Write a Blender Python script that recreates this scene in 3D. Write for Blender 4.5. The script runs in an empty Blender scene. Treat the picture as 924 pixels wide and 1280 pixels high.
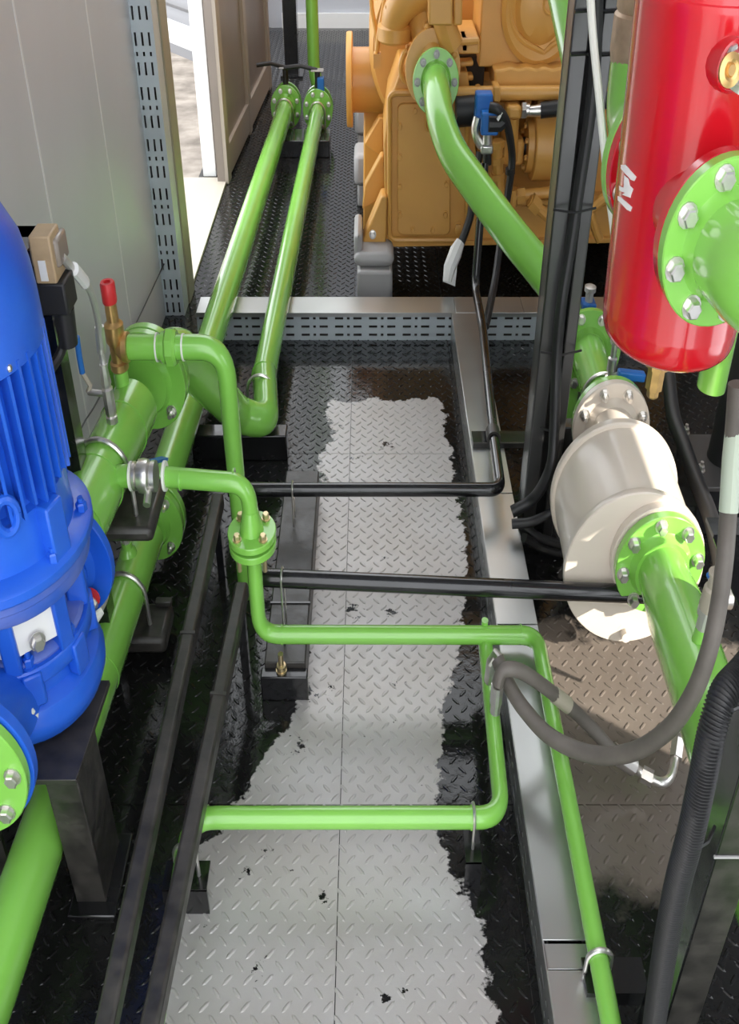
import bpy, bmesh, math, random
import numpy as np
from mathutils import Vector as V, Matrix

# ------------------------------------------------------------------ camera, sky, sun, exposure
S = bpy.context.scene
COL = S.collection
FPX, CAM_H, PITCH = 1336.0, 1.70, math.radians(35.7)
cam_d = bpy.data.cameras.new('camera')
cam = bpy.data.objects.new('camera', cam_d); COL.objects.link(cam)
cam.location = (0, 0, CAM_H); cam.rotation_euler = (math.pi/2 - PITCH, 0, 0)
cam_d.sensor_fit = 'VERTICAL'; cam_d.sensor_height = 24.0; cam_d.lens = 24.0*FPX/1280
cam_d.clip_start = 0.02; cam_d.clip_end = 200
S.camera = cam
S.view_settings.view_transform = 'Standard'; S.view_settings.look = 'None'
S.view_settings.gamma = 1.0; S.view_settings.use_curve_mapping = False
S.view_settings.exposure = 1.85
W = bpy.data.worlds.new('overcast_sky'); S.world = W; W.use_nodes = True
bg = W.node_tree.nodes['Background']
bg.inputs[0].default_value = (0.93, 0.96, 1.0, 1); bg.inputs[1].default_value = 1.0
sun_d = bpy.data.lights.new('sun', 'SUN'); sun_d.energy = 2.6; sun_d.angle = math.radians(0.6)
sun_d.color = (1.0, 0.93, 0.82)
sun = bpy.data.objects.new('sun', sun_d); COL.objects.link(sun)
SUN_FROM = V((0.66, -0.55, 0.52)).normalized()
sun.rotation_euler = SUN_FROM.to_track_quat('Z', 'Y').to_euler()
sun.location = (3, -2, 4)

# the photograph shows everything slimmer across than it is tall or deep, so widths (X) are built at this ratio
SX = 0.714

def P(x, y, z=None, Y=None, X=None):
    """A point measured on the photograph (924x1280), placed at a known height z, depth Y or width X (metres)."""
    u, v = (x-462)/FPX, -(y-640)/FPX
    c, s = math.cos(PITCH), math.sin(PITCH)
    d = V((u, c+v*s, -s+v*c))
    if z is not None: t = (z-CAM_H)/d.z
    elif Y is not None: t = Y/d.y
    else: t = X*SX/d.x
    return V((d.x*t/SX, d.y*t, CAM_H+d.z*t))

# ------------------------------------------------------------------ materials
def new_mat(name, col, rough=0.5, metal=0.0, coat=0.0, spec=0.5, noise=0.0, nscale=8.0, rough_var=0.0, bump=0.0, bscale=200.0, col2=None, detail=4):
    m = bpy.data.materials.new(name); m.use_nodes = True
    nt = m.node_tree; b = nt.nodes['Principled BSDF']
    b.inputs['Base Color'].default_value = (*col, 1); b.inputs['Roughness'].default_value = rough
    b.inputs['Metallic'].default_value = metal; b.inputs['Coat Weight'].default_value = coat
    b.inputs['Coat Roughness'].default_value = 0.08; b.inputs['Specular IOR Level'].default_value = spec
    g = nt.nodes.new('ShaderNodeNewGeometry')
    if noise > 0 or rough_var > 0:
        n = nt.nodes.new('ShaderNodeTexNoise'); n.inputs['Scale'].default_value = nscale; n.inputs['Detail'].default_value = detail
        nt.links.new(g.outputs['Position'], n.inputs['Vector'])
        if noise > 0:
            r = nt.nodes.new('ShaderNodeValToRGB'); r.color_ramp.elements[0].position = 0.3; r.color_ramp.elements[1].position = 0.7
            c2 = col2 or tuple(min(1, c*(1+noise)) for c in col)
            c1 = col if col2 else tuple(c*(1-noise) for c in col)
            r.color_ramp.elements[0].color = (*c1, 1); r.color_ramp.elements[1].color = (*c2, 1)
            nt.links.new(n.outputs['Fac'], r.inputs[0]); nt.links.new(r.outputs[0], b.inputs['Base Color'])
        if rough_var > 0:
            mr = nt.nodes.new('ShaderNodeMapRange'); mr.inputs['From Min'].default_value = 0.3; mr.inputs['From Max'].default_value = 0.7
            mr.inputs['To Min'].default_value = max(0.02, rough-rough_var); mr.inputs['To Max'].default_value = rough+rough_var
            nt.links.new(n.outputs['Fac'], mr.inputs['Value']); nt.links.new(mr.outputs[0], b.inputs['Roughness'])
    if bump > 0:
        n2 = nt.nodes.new('ShaderNodeTexNoise'); n2.inputs['Scale'].default_value = bscale
        nt.links.new(g.outputs['Position'], n2.inputs['Vector'])
        bp = nt.nodes.new('ShaderNodeBump'); bp.inputs['Strength'].default_value = bump; bp.inputs['Distance'].default_value = 0.002
        nt.links.new(n2.outputs['Fac'], bp.inputs['Height']); nt.links.new(bp.outputs[0], b.inputs['Normal'])
    return m

GREEN = new_mat('green_gloss_paint', (0.225, 0.55, 0.085), 0.24, coat=0.5, noise=0.06, nscale=5, bump=0.04, bscale=60)
BLUE = new_mat('blue_enamel', (0.006, 0.085, 0.56), 0.38, coat=0.15, noise=0.25, nscale=7, col2=(0.02, 0.13, 0.66), bump=0.12, bscale=150)
BLUEDUST = new_mat('dusty_blue_enamel', (0.02, 0.10, 0.50), 0.55, noise=0.4, nscale=10, col2=(0.15, 0.19, 0.48), bump=0.12, bscale=150)
YELLOW = new_mat('engine_yellow_paint', (0.68, 0.35, 0.08), 0.42, coat=0.1, noise=0.08, nscale=4, bump=0.15, bscale=90)
RED = new_mat('red_gloss_paint', (0.56, 0.008, 0.016), 0.18, coat=0.6, noise=0.05, nscale=4, bump=0.08, bscale=30)
CREAM = new_mat('cream_enamel', (0.71, 0.63, 0.535), 0.3, coat=0.2, noise=0.04, nscale=4)
BLACK = new_mat('black_gloss_paint', (0.008, 0.008, 0.009), 0.22, coat=0.3, rough_var=0.08, nscale=15, bump=0.12, bscale=50)
COLBLK = new_mat('column_black_paint', (0.03, 0.03, 0.03), 0.33, spec=0.9, coat=0.3, bump=0.1, bscale=40)
BLACKM = new_mat('worn_black_paint', (0.018, 0.017, 0.016), 0.38, noise=0.5, nscale=30, col2=(0.05, 0.045, 0.04), rough_var=0.1, bump=0.2, bscale=80)
RUBBER = new_mat('black_rubber', (0.014, 0.014, 0.015), 0.5)
GREYRUB = new_mat('grey_hose_rubber', (0.13, 0.115, 0.10), 0.55, noise=0.15, nscale=20)
GALV = new_mat('galvanised_steel', (0.50, 0.51, 0.50), 0.30, metal=0.85, noise=0.10, nscale=5, bump=0.04, bscale=25, detail=1)
GALVB = new_mat('bluish_galvanised_sheet', (0.56, 0.62, 0.66), 0.42, metal=0.35, noise=0.08, nscale=6)
STEEL = new_mat('bright_zinc_steel', (0.72, 0.70, 0.67), 0.28, metal=0.9, noise=0.1, nscale=40)
YZINC = new_mat('yellow_zinc_bolts', (0.62, 0.50, 0.30), 0.35, metal=0.8)
BRASS = new_mat('brass', (0.60, 0.38, 0.15), 0.36, metal=0.85, noise=0.2, nscale=40)
PALEBRASS = new_mat('pale_bronze', (0.50, 0.36, 0.24), 0.4, metal=0.6, noise=0.2, nscale=30)
REDCAP = new_mat('red_plastic', (0.62, 0.03, 0.035), 0.4)
WALL = new_mat('grey_wall_sheet', (0.54, 0.545, 0.57), 0.3, spec=0.4, noise=0.05, nscale=2, bump=0.03, bscale=120)
WALLSHADE = new_mat('shaded_door_sheet', (0.20, 0.165, 0.14), 0.35, noise=0.1, nscale=4)  # dark because the leaves face away from the light; shade is in the colour
JOINT = new_mat('pale_joint_strip', (0.72, 0.72, 0.72), 0.4)
WHITE = new_mat('white_paint', (0.80, 0.80, 0.78), 0.4)
SILV = new_mat('silver_braid', (0.62, 0.61, 0.58), 0.4, metal=0.6, bump=0.4, bscale=500)
TAPE = new_mat('white_sealing_tape', (0.82, 0.84, 0.76), 0.6)
BVALVE = new_mat('blue_plastic', (0.012, 0.14, 0.48), 0.4)
TAN = new_mat('tan_box_plastic', (0.46, 0.33, 0.19), 0.45, noise=0.1, nscale=30)
TANW = new_mat('weathered_tan_sleeve', (0.42, 0.38, 0.30), 0.6)
GREYCAST = new_mat('grey_cast_iron', (0.38, 0.37, 0.37), 0.45)
GAPSHADE = new_mat('engine_gap_shade', (0.03, 0.018, 0.008), 0.7)  # painted shade for the gap in the engine
GRAVEL = new_mat('gravel', (0.20, 0.17, 0.14), 0.9, noise=0.4, nscale=7, col2=(0.46, 0.40, 0.34), detail=8, bump=1.0, bscale=30)
CORR = new_mat('dull_corrugated_sheet', (0.24, 0.24, 0.25), 0.5)
FARWALL = new_mat('far_wall_sheet', (0.50, 0.52, 0.56), 0.5)

# ------------------------------------------------------------------ mesh helper
class M:
    def __init__(s): s.v = []; s.f = []
    def add(s, vs, fs):
        o = len(s.v); s.v += [tuple(p) for p in vs]; s.f += [tuple(i+o for i in f) for f in fs]; return s
    def box(s, c, size, R=None):
        c = V(c); hx, hy, hz = (q/2 for q in size); vs = []
        for sx in (-1, 1):
            for sy in (-1, 1):
                for sz in (-1, 1):
                    p = V((sx*hx, sy*hy, sz*hz)); vs.append(c+(R @ p if R else p))
        return s.add(vs, [(0,1,3,2),(4,6,7,5),(0,4,5,1),(2,3,7,6),(0,2,6,4),(1,5,7,3)])
    def span(s, a, b):
        a, b = V(a), V(b); return s.box((a+b)/2, [abs(q) for q in (b-a)])
    def bar(s, p0, p1, w, h, up=(0,0,1)):
        p0, p1 = V(p0), V(p1); d = (p1-p0).normalized(); r = d.cross(V(up)).normalized(); u = r.cross(d)
        R = Matrix((r, d, u)).transposed(); return s.box((p0+p1)/2, (w, (p1-p0).length, h), R)
    def prism(s, pts, ext):
        pts = [V(p) for p in pts]; e = V(ext); n = len(pts)
        nrm = sum((pts[i].cross(pts[(i+1) % n]) for i in range(n)), V())
        if nrm.dot(e) > 0: pts.reverse()
        return s.add(pts+[p+e for p in pts], [tuple(range(n)), tuple(reversed(range(n, 2*n)))]+[(i, i+n, (i+1) % n+n, (i+1) % n) for i in range(n)])
    def lathe(s, p0, axis, prof, n=28, caps=True, a0=0.0, turn=2*math.pi):
        p0 = V(p0); a = V(axis).normalized(); x = a.orthogonal().normalized()
        if abs(a.z) > 0.99: x = V((1,0,0))
        y = a.cross(x); vs = []; fs = []
        for r, h in prof:
            for i in range(n):
                t = a0+turn*i/n; vs.append(p0+a*h+(x*math.cos(t)+y*math.sin(t))*max(r, 1e-4))
        for k in range(len(prof)-1):
            for i in range(n):
                j = (i+1) % n; fs.append((k*n+i, k*n+j, (k+1)*n+j, (k+1)*n+i))
        if caps: fs.append(tuple(reversed(range(n)))); fs.append(tuple(range((len(prof)-1)*n, len(prof)*n)))
        return s.add(vs, fs)
    def cyl(s, p0, p1, r, r2=None, n=20):
        p0, p1 = V(p0), V(p1); L = (p1-p0).length
        return s.lathe(p0, p1-p0, [(r, 0), (r if r2 is None else r2, L)], n)
    def tube(s, pts, r, n=14, rads=None):
        pts = [V(p) for p in pts]; m = len(pts); vs = []; fs = []; t = (pts[1]-pts[0]).normalized(); x = t.orthogonal().normalized()
        for k, p in enumerate(pts):
            if k == 0: t2 = (pts[1]-pts[0])
            elif k == m-1: t2 = pts[-1]-pts[-2]
            else: t2 = (pts[k+1]-p).normalized()+(p-pts[k-1]).normalized()
            if t2.length < 1e-9: t2 = t
            t2 = t2.normalized(); q = t.rotation_difference(t2); x = (q @ x); x = (x-t2*x.dot(t2)).normalized(); t = t2; y = t.cross(x)
            rr = rads[k] if rads else r
            for i in range(n):
                a = 2*math.pi*i/n; vs.append(p+(x*math.cos(a)+y*math.sin(a))*rr)
        for k in range(m-1):
            for i in range(n):
                j = (i+1) % n; fs.append((k*n+i, k*n+j, (k+1)*n+j, (k+1)*n+i))
        fs.append(tuple(reversed(range(n)))); fs.append(tuple(range((m-1)*n, m*n)))
        return s.add(vs, fs)
    def ball(s, c, r, n=12):
        k = n//2; return s.lathe(V(c)-V((0,0,r)), (0,0,1), [(r*math.sin(math.pi*i/k), r-r*math.cos(math.pi*i/k)) for i in range(k+1)], n)
    def bolt(s, p, d, r=0.011, h=0.011, stud=0.0):
        d = V(d).normalized(); p = V(p)
        s.lathe(p, d, [(r*1.3, 0), (r*1.3, 0.003)], 12)
        s.lathe(p+d*0.003, d, [(r, 0), (r, h*0.85), (r*0.8, h)], 6, a0=0.3)
        if stud: s.lathe(p+d*(0.003+h), d, [(r*0.5, 0), (r*0.5, stud)], 8)
        return s

def bend(pts, rad, n=8):
    """Corner points -> polyline with rounded elbows."""
    pts = [V(p) for p in pts]; out = [pts[0]]
    for i in range(1, len(pts)-1):
        a, b, c = pts[i-1], pts[i], pts[i+1]
        rr = rad[i-1] if isinstance(rad, (list, tuple)) else rad
        d1, d2 = (a-b), (c-b); l = min(rr, d1.length*0.49, d2.length*0.49); d1.normalize(); d2.normalize()
        p, q = b+d1*l, b+d2*l
        for k in range(n+1):
            t = k/n; w = 0.92  # close to a circular elbow
            out.append((p*(1-t)**2+b*(2*t*(1-t)*w)+q*t*t)/((1-t)**2+2*t*(1-t)*w+t*t) if False else p*(1-t)**2+b*2*t*(1-t)+q*t*t)
    out.append(pts[-1]); return out

def smooth_path(pts, n=8):
    """Catmull-Rom through the points."""
    pts = [V(p) for p in pts]; q = [pts[0]*2-pts[1]]+pts+[pts[-1]*2-pts[-2]]; out = []
    for i in range(1, len(q)-2):
        for k in range(n):
            t = k/n; a, b, c, d = q[i-1], q[i], q[i+1], q[i+2]
            out.append(0.5*((2*b)+(c-a)*t+(2*a-5*b+4*c-d)*t*t+(3*b-a-3*c+d)*t**3))
    out.append(pts[-1]); return out

ROOTLOC = {}; LASTFL = {}
def build(name, m, mat, parent=None, bevel=0.0, sharp=32, loc=None):
    vs = np.array(m.v, dtype=float); vs[:, 0] *= SX
    if parent is not None: base = ROOTLOC[parent.name]
    elif loc is not None: base = np.array((loc[0]*SX, loc[1], loc[2]))
    else: base = np.array(((vs[:, 0].min()+vs[:, 0].max())/2, (vs[:, 1].min()+vs[:, 1].max())/2, vs[:, 2].min()))
    me = bpy.data.meshes.new(name); me.from_pydata((vs-base).tolist(), [], m.f); me.update()
    me.materials.append(mat)
    me.shade_smooth(); me.set_sharp_from_angle(angle=math.radians(sharp))
    o = bpy.data.objects.new(name, me); COL.objects.link(o)
    if parent is not None: o.parent = parent
    else: o.location = base
    ROOTLOC[o.name] = base
    if bevel:
        b = o.modifiers.new('edge', 'BEVEL'); b.width = bevel; b.segments = 2; b.limit_method = 'ANGLE'; b.angle_limit = math.radians(50)
    return o
def tag(o, label, cat, group=None):
    o['label'] = label; o['category'] = cat
    if group: o['group'] = group
    return o
def thing(name, label, cat, loc, group=None):
    o = bpy.data.objects.new(name, None); COL.objects.link(o); o.empty_display_size = 0.05
    o.location = (loc[0]*SX, loc[1], loc[2]); ROOTLOC[o.name] = np.array(o.location); return tag(o, label, cat, group)
def struct(name, m, mat, parent=None, **k):
    o = build(name, m, mat, parent, **k)
    if parent is None: o['kind'] = 'structure'
    return o
def stuff(o): o['kind'] = 'stuff'; return o

def flange(parent, c, n, R, th, rp, mat=GREEN, name='flange', raised=True):
    """A round pipe flange with its front face at c, looking along n."""
    n = V(n).normalized(); c = V(c)
    prof = [(rp, -th), (R-0.002, -th), (R, -th+0.002), (R, -0.002), (R-0.002, 0), (rp+0.012, 0), (rp+0.006, 0.006), (rp+0.001, 0.02), (rp, 0.02)]
    LASTFL[parent.name] = o = build(name, M().lathe(c, n, prof, 48), mat, parent); return o
def bolts(parent, c, n, rb, count, a0=0.0, r=0.011, h=0.012, mat=STEEL, stud=0.0, x=None, pick=None):
    parent = LASTFL.get(parent.name, parent)                      # bolts belong to the flange they hold
    n = V(n).normalized(); x = V(x) if x else V((1,0,0)); x = (x-n*x.dot(n)).normalized(); y = n.cross(x)
    for i in range(count):
        if pick and i not in pick: continue
        a = a0+2*math.pi*i/count
        build('bolt', M().bolt(V(c)+(x*math.cos(a)+y*math.sin(a))*rb, n, r, h, stud), mat, parent)
def ubolt(parent, c, d, rp, r=0.005, leg=0.06, mat=STEEL, up=(0,0,1), name='u_bolt'):
    d = V(d).normalized(); u = V(up); u = (u-d*u.dot(d)).normalized(); s = d.cross(u); c = V(c); R = rp+r
    pts = [c+s*R-u*leg]+[c+s*R*math.cos(a)+u*R*math.sin(a) for a in np.linspace(0, math.pi, 15)]+[c-s*R-u*leg]
    return build(name, M().tube(pts, r, 8), mat, parent)

def slotted(o, u, v, L, Wd, period=0.165, start=0.0):
    """Perforated sheet from corner o along u (length L) and v (width Wd) with real slots."""
    o, u, v = V(o), V(u), V(v); us = [(0.0, L)]; cuts = []; k = start
    while k < L-0.15:
        for a, b in ((0.012, 0.052), (0.070, 0.083), (0.101, 0.141)): cuts.append((k+a, k+b))
        k += period
    rows = [(f*Wd-0.0045, f*Wd+0.0045) for f in (0.20, 0.50, 0.80)]
    ul = sorted({0.0, L} | {q for c in cuts for q in c}); vl = sorted({0.0, Wd} | {q for c in rows for q in c})
    idx = {}; vs = []; fs = []
    for i, a in enumerate(ul):
        for j, b in enumerate(vl): idx[i, j] = len(vs); vs.append(o+u*a+v*b)
    for i in range(len(ul)-1):
        for j in range(len(vl)-1):
            if (ul[i], ul[i+1]) in cuts and (vl[j], vl[j+1]) in rows: continue
            fs.append((idx[i, j], idx[i+1, j], idx[i+1, j+1], idx[i, j+1]))
    return M().add(vs, fs)
def solid(o, t):
    o.data.shade_flat()
    q = o.modifiers.new('thickness', 'SOLIDIFY'); q.thickness = t; q.offset = 0; return o

# ------------------------------------------------------------------ floor: tread plates with raised lugs
def floor_material():
    m = bpy.data.materials.new('painted_tread_plate'); m.use_nodes = True; nt = m.node_tree; N = nt.nodes; L = nt.links
    b = N['Principled BSDF']; g = N.new('ShaderNodeNewGeometry')
    def noise(scale, detail=5, rough=0.6):
        n = N.new('ShaderNodeTexNoise'); n.inputs['Scale'].default_value = scale; n.inputs['Detail'].default_value = detail
        n.inputs['Roughness'].default_value = rough; L.new(g.outputs['Position'], n.inputs['Vector']); return n
    def math_(op, a, c=None, clamp=False):
        q = N.new('ShaderNodeMath'); q.operation = op; q.use_clamp = clamp
        for i, w in enumerate((a, c)):
            if w is None: continue
            if isinstance(w, (int, float)): q.inputs[i].default_value = w
            else: L.new(w, q.inputs[i])
        return q.outputs[0]
    def rng(x, a, c, lo=0.0, hi=1.0):
        q = N.new('ShaderNodeMapRange'); L.new(x, q.inputs['Value'])
        for k, w in (('From Min', a), ('From Max', c), ('To Min', lo), ('To Max', hi)): q.inputs[k].default_value = w
        return q.outputs[0]
    sep = N.new('ShaderNodeSeparateXYZ'); L.new(g.outputs['Position'], sep.inputs[0]); X, Yc = sep.outputs[0], sep.outputs[1]
    n1, n2, n3 = noise(7, 6, 0.65), noise(30, 4), noise(2.5, 3)
    wob = math_('ADD', math_('MULTIPLY', math_('SUBTRACT', n1.outputs['Fac'], 0.5), 0.13), math_('MULTIPLY', math_('SUBTRACT', n2.outputs['Fac'], 0.5), 0.06))
    def curve(pix):
        pts = sorted(((p.y-0.5)/3.0, p.x*SX+0.5) for p in (P(x, y, z=0) for x, y in pix))
        f = N.new('ShaderNodeFloatCurve'); c = f.mapping.curves[0]
        while len(c.points) > 2: c.points.remove(c.points[1])
        pts = [(min(max(a, 0), 1), min(max(q, 0), 1)) for a, q in pts]
        c.points[0].location = (0.0, pts[0][1]); c.points[1].location = (1.0, pts[-1][1])
        for a, q in pts: c.points.new(a, q)
        for p_ in c.points: p_.handle_type = 'VECTOR'
        f.mapping.update(); L.new(rng(Yc, 0.5, 3.5), f.inputs['Value']); return math_('SUBTRACT', f.outputs[0], 0.5)
    left = curve([(205, 1280), (195, 1215), (225, 1150), (250, 1075), (268, 1035), (312, 1000), (330, 950), (372, 890), (385, 840), (372, 770), (388, 690), (395, 620), (408, 560), (412, 500), (420, 482)])
    right = curve([(612, 1280), (600, 1200), (585, 1120), (548, 1045), (548, 1000), (556, 900), (572, 800), (580, 700), (574, 640), (562, 560), (553, 510), (545, 490)])
    inside = math_('MULTIPLY', rng(math_('SUBTRACT', math_('ADD', X, wob), left), -0.003, 0.003), rng(math_('SUBTRACT', right, math_('ADD', X, wob)), -0.003, 0.003))
    ytop = P(480, 500, z=0).y
    inside = math_('MULTIPLY', inside, rng(math_('SUBTRACT', ytop, math_('ADD', Yc, math_('MULTIPLY', wob, 1.3))), -0.004, 0.004))
    # black paint spots left on the bare steel
    n4 = noise(8, 7, 0.72); spots = rng(n4.outputs['Fac'], 0.635, 0.643); inside = math_('MULTIPLY', inside, math_('SUBTRACT', 1.0, spots))
    # worn plate with dust right of the tray, reflected sky put into its brown-grey
    yl, yh = P(760, 1090, z=0).y, P(700, 790, z=0).y
    wob2 = math_('MULTIPLY', math_('SUBTRACT', n3.outputs['Fac'], 0.5), 0.5)
    yy = math_('ADD', Yc, math_('ADD', wob2, math_('MULTIPLY', wob, 1.5)))
    dust_sheen = math_('MULTIPLY', rng(X, 0.36, 0.375), math_('MULTIPLY', rng(yy, yl-0.06, yl+0.03), rng(math_('SUBTRACT', yh, yy), -0.02, 0.02)))
    bare = N.new('ShaderNodeValToRGB'); L.new(n3.outputs['Fac'], bare.inputs[0]); e = bare.color_ramp.elements
    e[0].position = 0.3; e[0].color = (0.42, 0.39, 0.365, 1); e[1].position = 0.75; e[1].color = (0.52, 0.51, 0.515, 1)
    def mix(f, a, c):
        q = N.new('ShaderNodeMix'); q.data_type = 'RGBA'; L.new(f, q.inputs[0])
        for i, w in ((6, a), (7, c)):
            if isinstance(w, tuple): q.inputs[i].default_value = (*w, 1)
            else: L.new(w, q.inputs[i])
        return q.outputs[2]
    c = mix(rng(n2.outputs['Fac'], 0.55, 0.75, 0.0, 0.35), (0.010, 0.010, 0.010), (0.028, 0.025, 0.023))
    c = mix(dust_sheen, c, (0.15, 0.125, 0.105)); c = mix(inside, c, bare.outputs[0]); L.new(c, b.inputs['Base Color'])
    ro = math_('ADD', math_('ADD', math_('MULTIPLY', inside, 0.30), math_('MULTIPLY', dust_sheen, 0.08)), rng(n2.outputs['Fac'], 0.3, 0.7, 0.06, 0.15)); L.new(ro, b.inputs['Roughness'])
    L.new(math_('MULTIPLY', inside, 0.25), b.inputs['Metallic']); L.new(math_('ADD', 0.34, math_('MULTIPLY', inside, 0.16)), b.inputs['Specular IOR Level'])
    bp = N.new('ShaderNodeBump'); bp.inputs['Strength'].default_value = 0.25; bp.inputs['Distance'].default_value = 0.003
    L.new(n2.outputs['Fac'], bp.inputs['Height']); L.new(bp.outputs[0], b.inputs['Normal']); return m
FLOORM = floor_material()
XL, XR, Y0, Y1 = -1.06, 2.0, -1.2, 8.5
floor = struct('floor', M().span((XL-0.1, Y0, -0.05), (XR+0.1, Y1, -0.004)), BLACKM)
ycuts = [Y0, P(430, 1006, z=0).y, P(430, 567, z=0).y, 3.46, 6.0, Y1]
xcuts = [XL, P(434, 700, z=0).x, P(700, 1020, z=0).x-0.14, XR]
g_ = 0.0012
for i in range(3):
    for j in range(5):
        struct('floor_plate', M().span((xcuts[i]+g_, ycuts[j]+g_, -0.006), (xcuts[i+1]-g_, ycuts[j+1]-g_, 0)), FLOORM, floor)
def lug_mesh(x0, x1, y0, y1, p=0.048):
    m = M(); i0, i1, j0, j1 = int(x0/p)-1, int(x1/p)+1, int(y0/p)-1, int(y1/p)+1
    a = 0.0165; w = 0.0048; h = 0.0019
    for k, sg in ((0.0, 1), (0.5, -1)):
        for i in range(i0, i1):
            for j in range(j0, j1):
                cx, cy = (i+k)*p, (j+k)*p
                if not (x0+0.02 < cx < x1-0.02 and y0+0.02 < cy < y1-0.02): continue
                dx, dy = 0.73, 0.68*sg; nx, ny = -dy, dx
                base = [(-a, 0), (-a*0.45, -w), (a*0.45, -w), (a, 0), (a*0.45, w), (-a*0.45, w)]
                top = [(-a*0.75, 0), (a*0.75, 0)]
                vs = [(cx+dx*q+nx*r, cy+dy*q+ny*r, -0.0003) for q, r in base]+[(cx+dx*q*0.6+nx*r*0.35, cy+dy*q*0.6+ny*r*0.35, h) for q, r in ((-a, -w), (a, -w), (a, w), (-a, w))]
                m.add(vs, [(0, 1, 6), (1, 2, 7, 6), (2, 3, 7), (3, 4, 8), (3, 8, 7), (4, 5, 9, 8), (5, 0, 9), (0, 6, 9), (6, 7, 8, 9)])
    return m
stuff(build('tread_lugs', lug_mesh(XL, XR, 0.4, 8.4), FLOORM, floor, sharp=20))

# ------------------------------------------------------------------ left wall, doorway, far wall, outside
WX = -1.045
yj = [P(67, 288, X=WX).y, P(152, 320, X=WX).y]
wall = struct('wall_left', M().span((WX-0.09, Y0, 0), (WX-0.02, 3.66, 2.9)), WALL)
ed = [Y0, yj[0]-(yj[1]-yj[0]), yj[0], yj[1], 3.66]
for i in range(4):
    struct('wall_panel', M().span((WX-0.02, ed[i]+0.004, 0), (WX, ed[i+1]-0.004, 2.9)), WALL, wall, bevel=0.002)
for y in ed[1:4]:
    struct('joint_strip', M().span((WX-0.02, y-0.006, 0), (WX+0.001, y+0.006, 2.9)), JOINT, wall)
wr = struct('wall_right', M().span((XR, 1.50, 0), (XR+0.06, Y1, 3.6)), WALL)      # unseen; low hatch opening shaped to let sun onto the cream drum
struct('wall_panel', M().span((XR, Y0, 0), (XR+0.06, 0.80, 3.6)), WALL, wr)
struct('wall_panel', M().span((XR, 0.80, 0), (XR+0.06, 1.50, 0.45)), WALL, wr)
struct('wall_panel', M().span((XR, 0.80, 1.17), (XR+0.06, 1.50, 3.6)), WALL, wr)
struct('wall_back', M().span((XL-0.1, Y1, 0), (XR+0.1, Y1+0.08, 2.9)), FARWALL)
struct('ceiling', M().span((XL-0.1, 0.2, 2.9), (XR, 3.7, 2.96)), FARWALL)
bb = struct('trim_1', M().span((-0.9, Y1-0.03, 0), (1.0, Y1, 0.10)), WHITE)

# upright of perforated channel at the doorway
t = thing('perforated_upright', 'bluish galvanised perforated channel standing at the corner of the grey wall', 'post', (-1.0, 3.64, 0))
a0, b0 = P(203, 372, Y=3.60), P(228, 372, Y=3.60)
solid(build('slotted_face', slotted((a0.x, 3.60, 0.0), (0,0,1), (1,0,0), 2.9, b0.x-a0.x, 0.165), GALVB, t), 0.002)
build('side_flange', M().span((b0.x, 3.598, 0), (b0.x+0.003, 3.70, 2.9)), GALVB, t)
build('side_flange', M().span((a0.x-0.003, 3.598, 0), (a0.x, 3.66, 2.9)), GALVB, t)
build('slot_shade_back', M().span((a0.x, 3.655, 0), (b0.x, 3.66, 2.9)), BLACKM, t)  # black sheet added so the slots look shaded inside
jx = b0.x
d = struct('door_1', M().span((jx-0.05, 3.70, 0), (jx+0.012, 3.83, 2.9)), new_mat('olive_door_jamb', (0.30, 0.27, 0.19), 0.35), None, bevel=0.003)
struct('door_sill', M().span((jx-0.55, 3.83, -0.03), (jx-0.005, 5.10, 0.012)), new_mat('pale_sill', (0.55, 0.50, 0.42), 0.45), d)
p0 = P(271, 221, z=0)
struct('door_post', M().span((p0.x-0.09, p0.y, 0), (p0.x, p0.y+0.16, 2.9)), WHITE, d, bevel=0.004)
# opened door leaves, the shade of their turned-away side put into the brown-grey
q0, q1 = P(281, 230, z=0), P(336, 108, z=0)
t2 = struct('door_2', M().bar(q0+V((-0.02,0,1.45)), q1+V((-0.02,0,1.45)), 0.05, 2.9), WALLSHADE)
dv = (q1-q0); nrm_ = V((dv.y, -dv.x, 0)).normalized()
def leaf(f0, f1, z0, z1, th, mat, nm):
    a, b = q0+dv*f0, q0+dv*f1
    struct(nm, M().bar(a+nrm_*th/2+V((0,0,(z0+z1)/2)), b+nrm_*th/2+V((0,0,(z0+z1)/2)), th, z1-z0), mat, t2, bevel=0.002)
RAIL = new_mat('pale_brown_rail', (0.33, 0.28, 0.23), 0.4)
for f0, f1 in ((0.0, 0.05), (0.44, 0.49), (0.95, 1.0)): leaf(f0, f1, 0, 2.9, 0.03, RAIL, 'door_rail')
for f0, f1 in ((0.05, 0.44), (0.49, 0.95)): leaf(f0, f1, 0.02, 0.16, 0.028, RAIL, 'door_rail')
# ground outside
struct('ground', M().span((-9, 2, -0.30), (XL-0.14, 12, -0.22)), GRAVEL)
fa, fb_ = P(196, 36, z=-0.1), P(262, 62, z=-0.1); fd = (fb_-fa).normalized(); fn = V((-fd.y, fd.x, 0)); fa = fa-fd*2.0; fe = fb_+fd*0.6
t = thing('corrugated_fence', 'grey corrugated metal fence on the gravel outside the doorway', 'fence', (fb_.x, fb_.y, -0.22))
m = M()
for i in range(24):
    z = 0.08+i*0.11; m.prism([fa+V((0,0,z))+fn*0.03, fa+V((0,0,z+0.03)), fa+V((0,0,z+0.07)), fa+V((0,0,z+0.11))+fn*0.03, fa+V((0,0,z+0.11))+fn*0.06, fa+V((0,0,z))+fn*0.06], fe-fa)
build('sheet', m, CORR, t)
build('white_rail', M().bar(fa+V((0,0,0.03)), fe+V((0,0,0.03)), 0.06, 0.16), WHITE, t)
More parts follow.
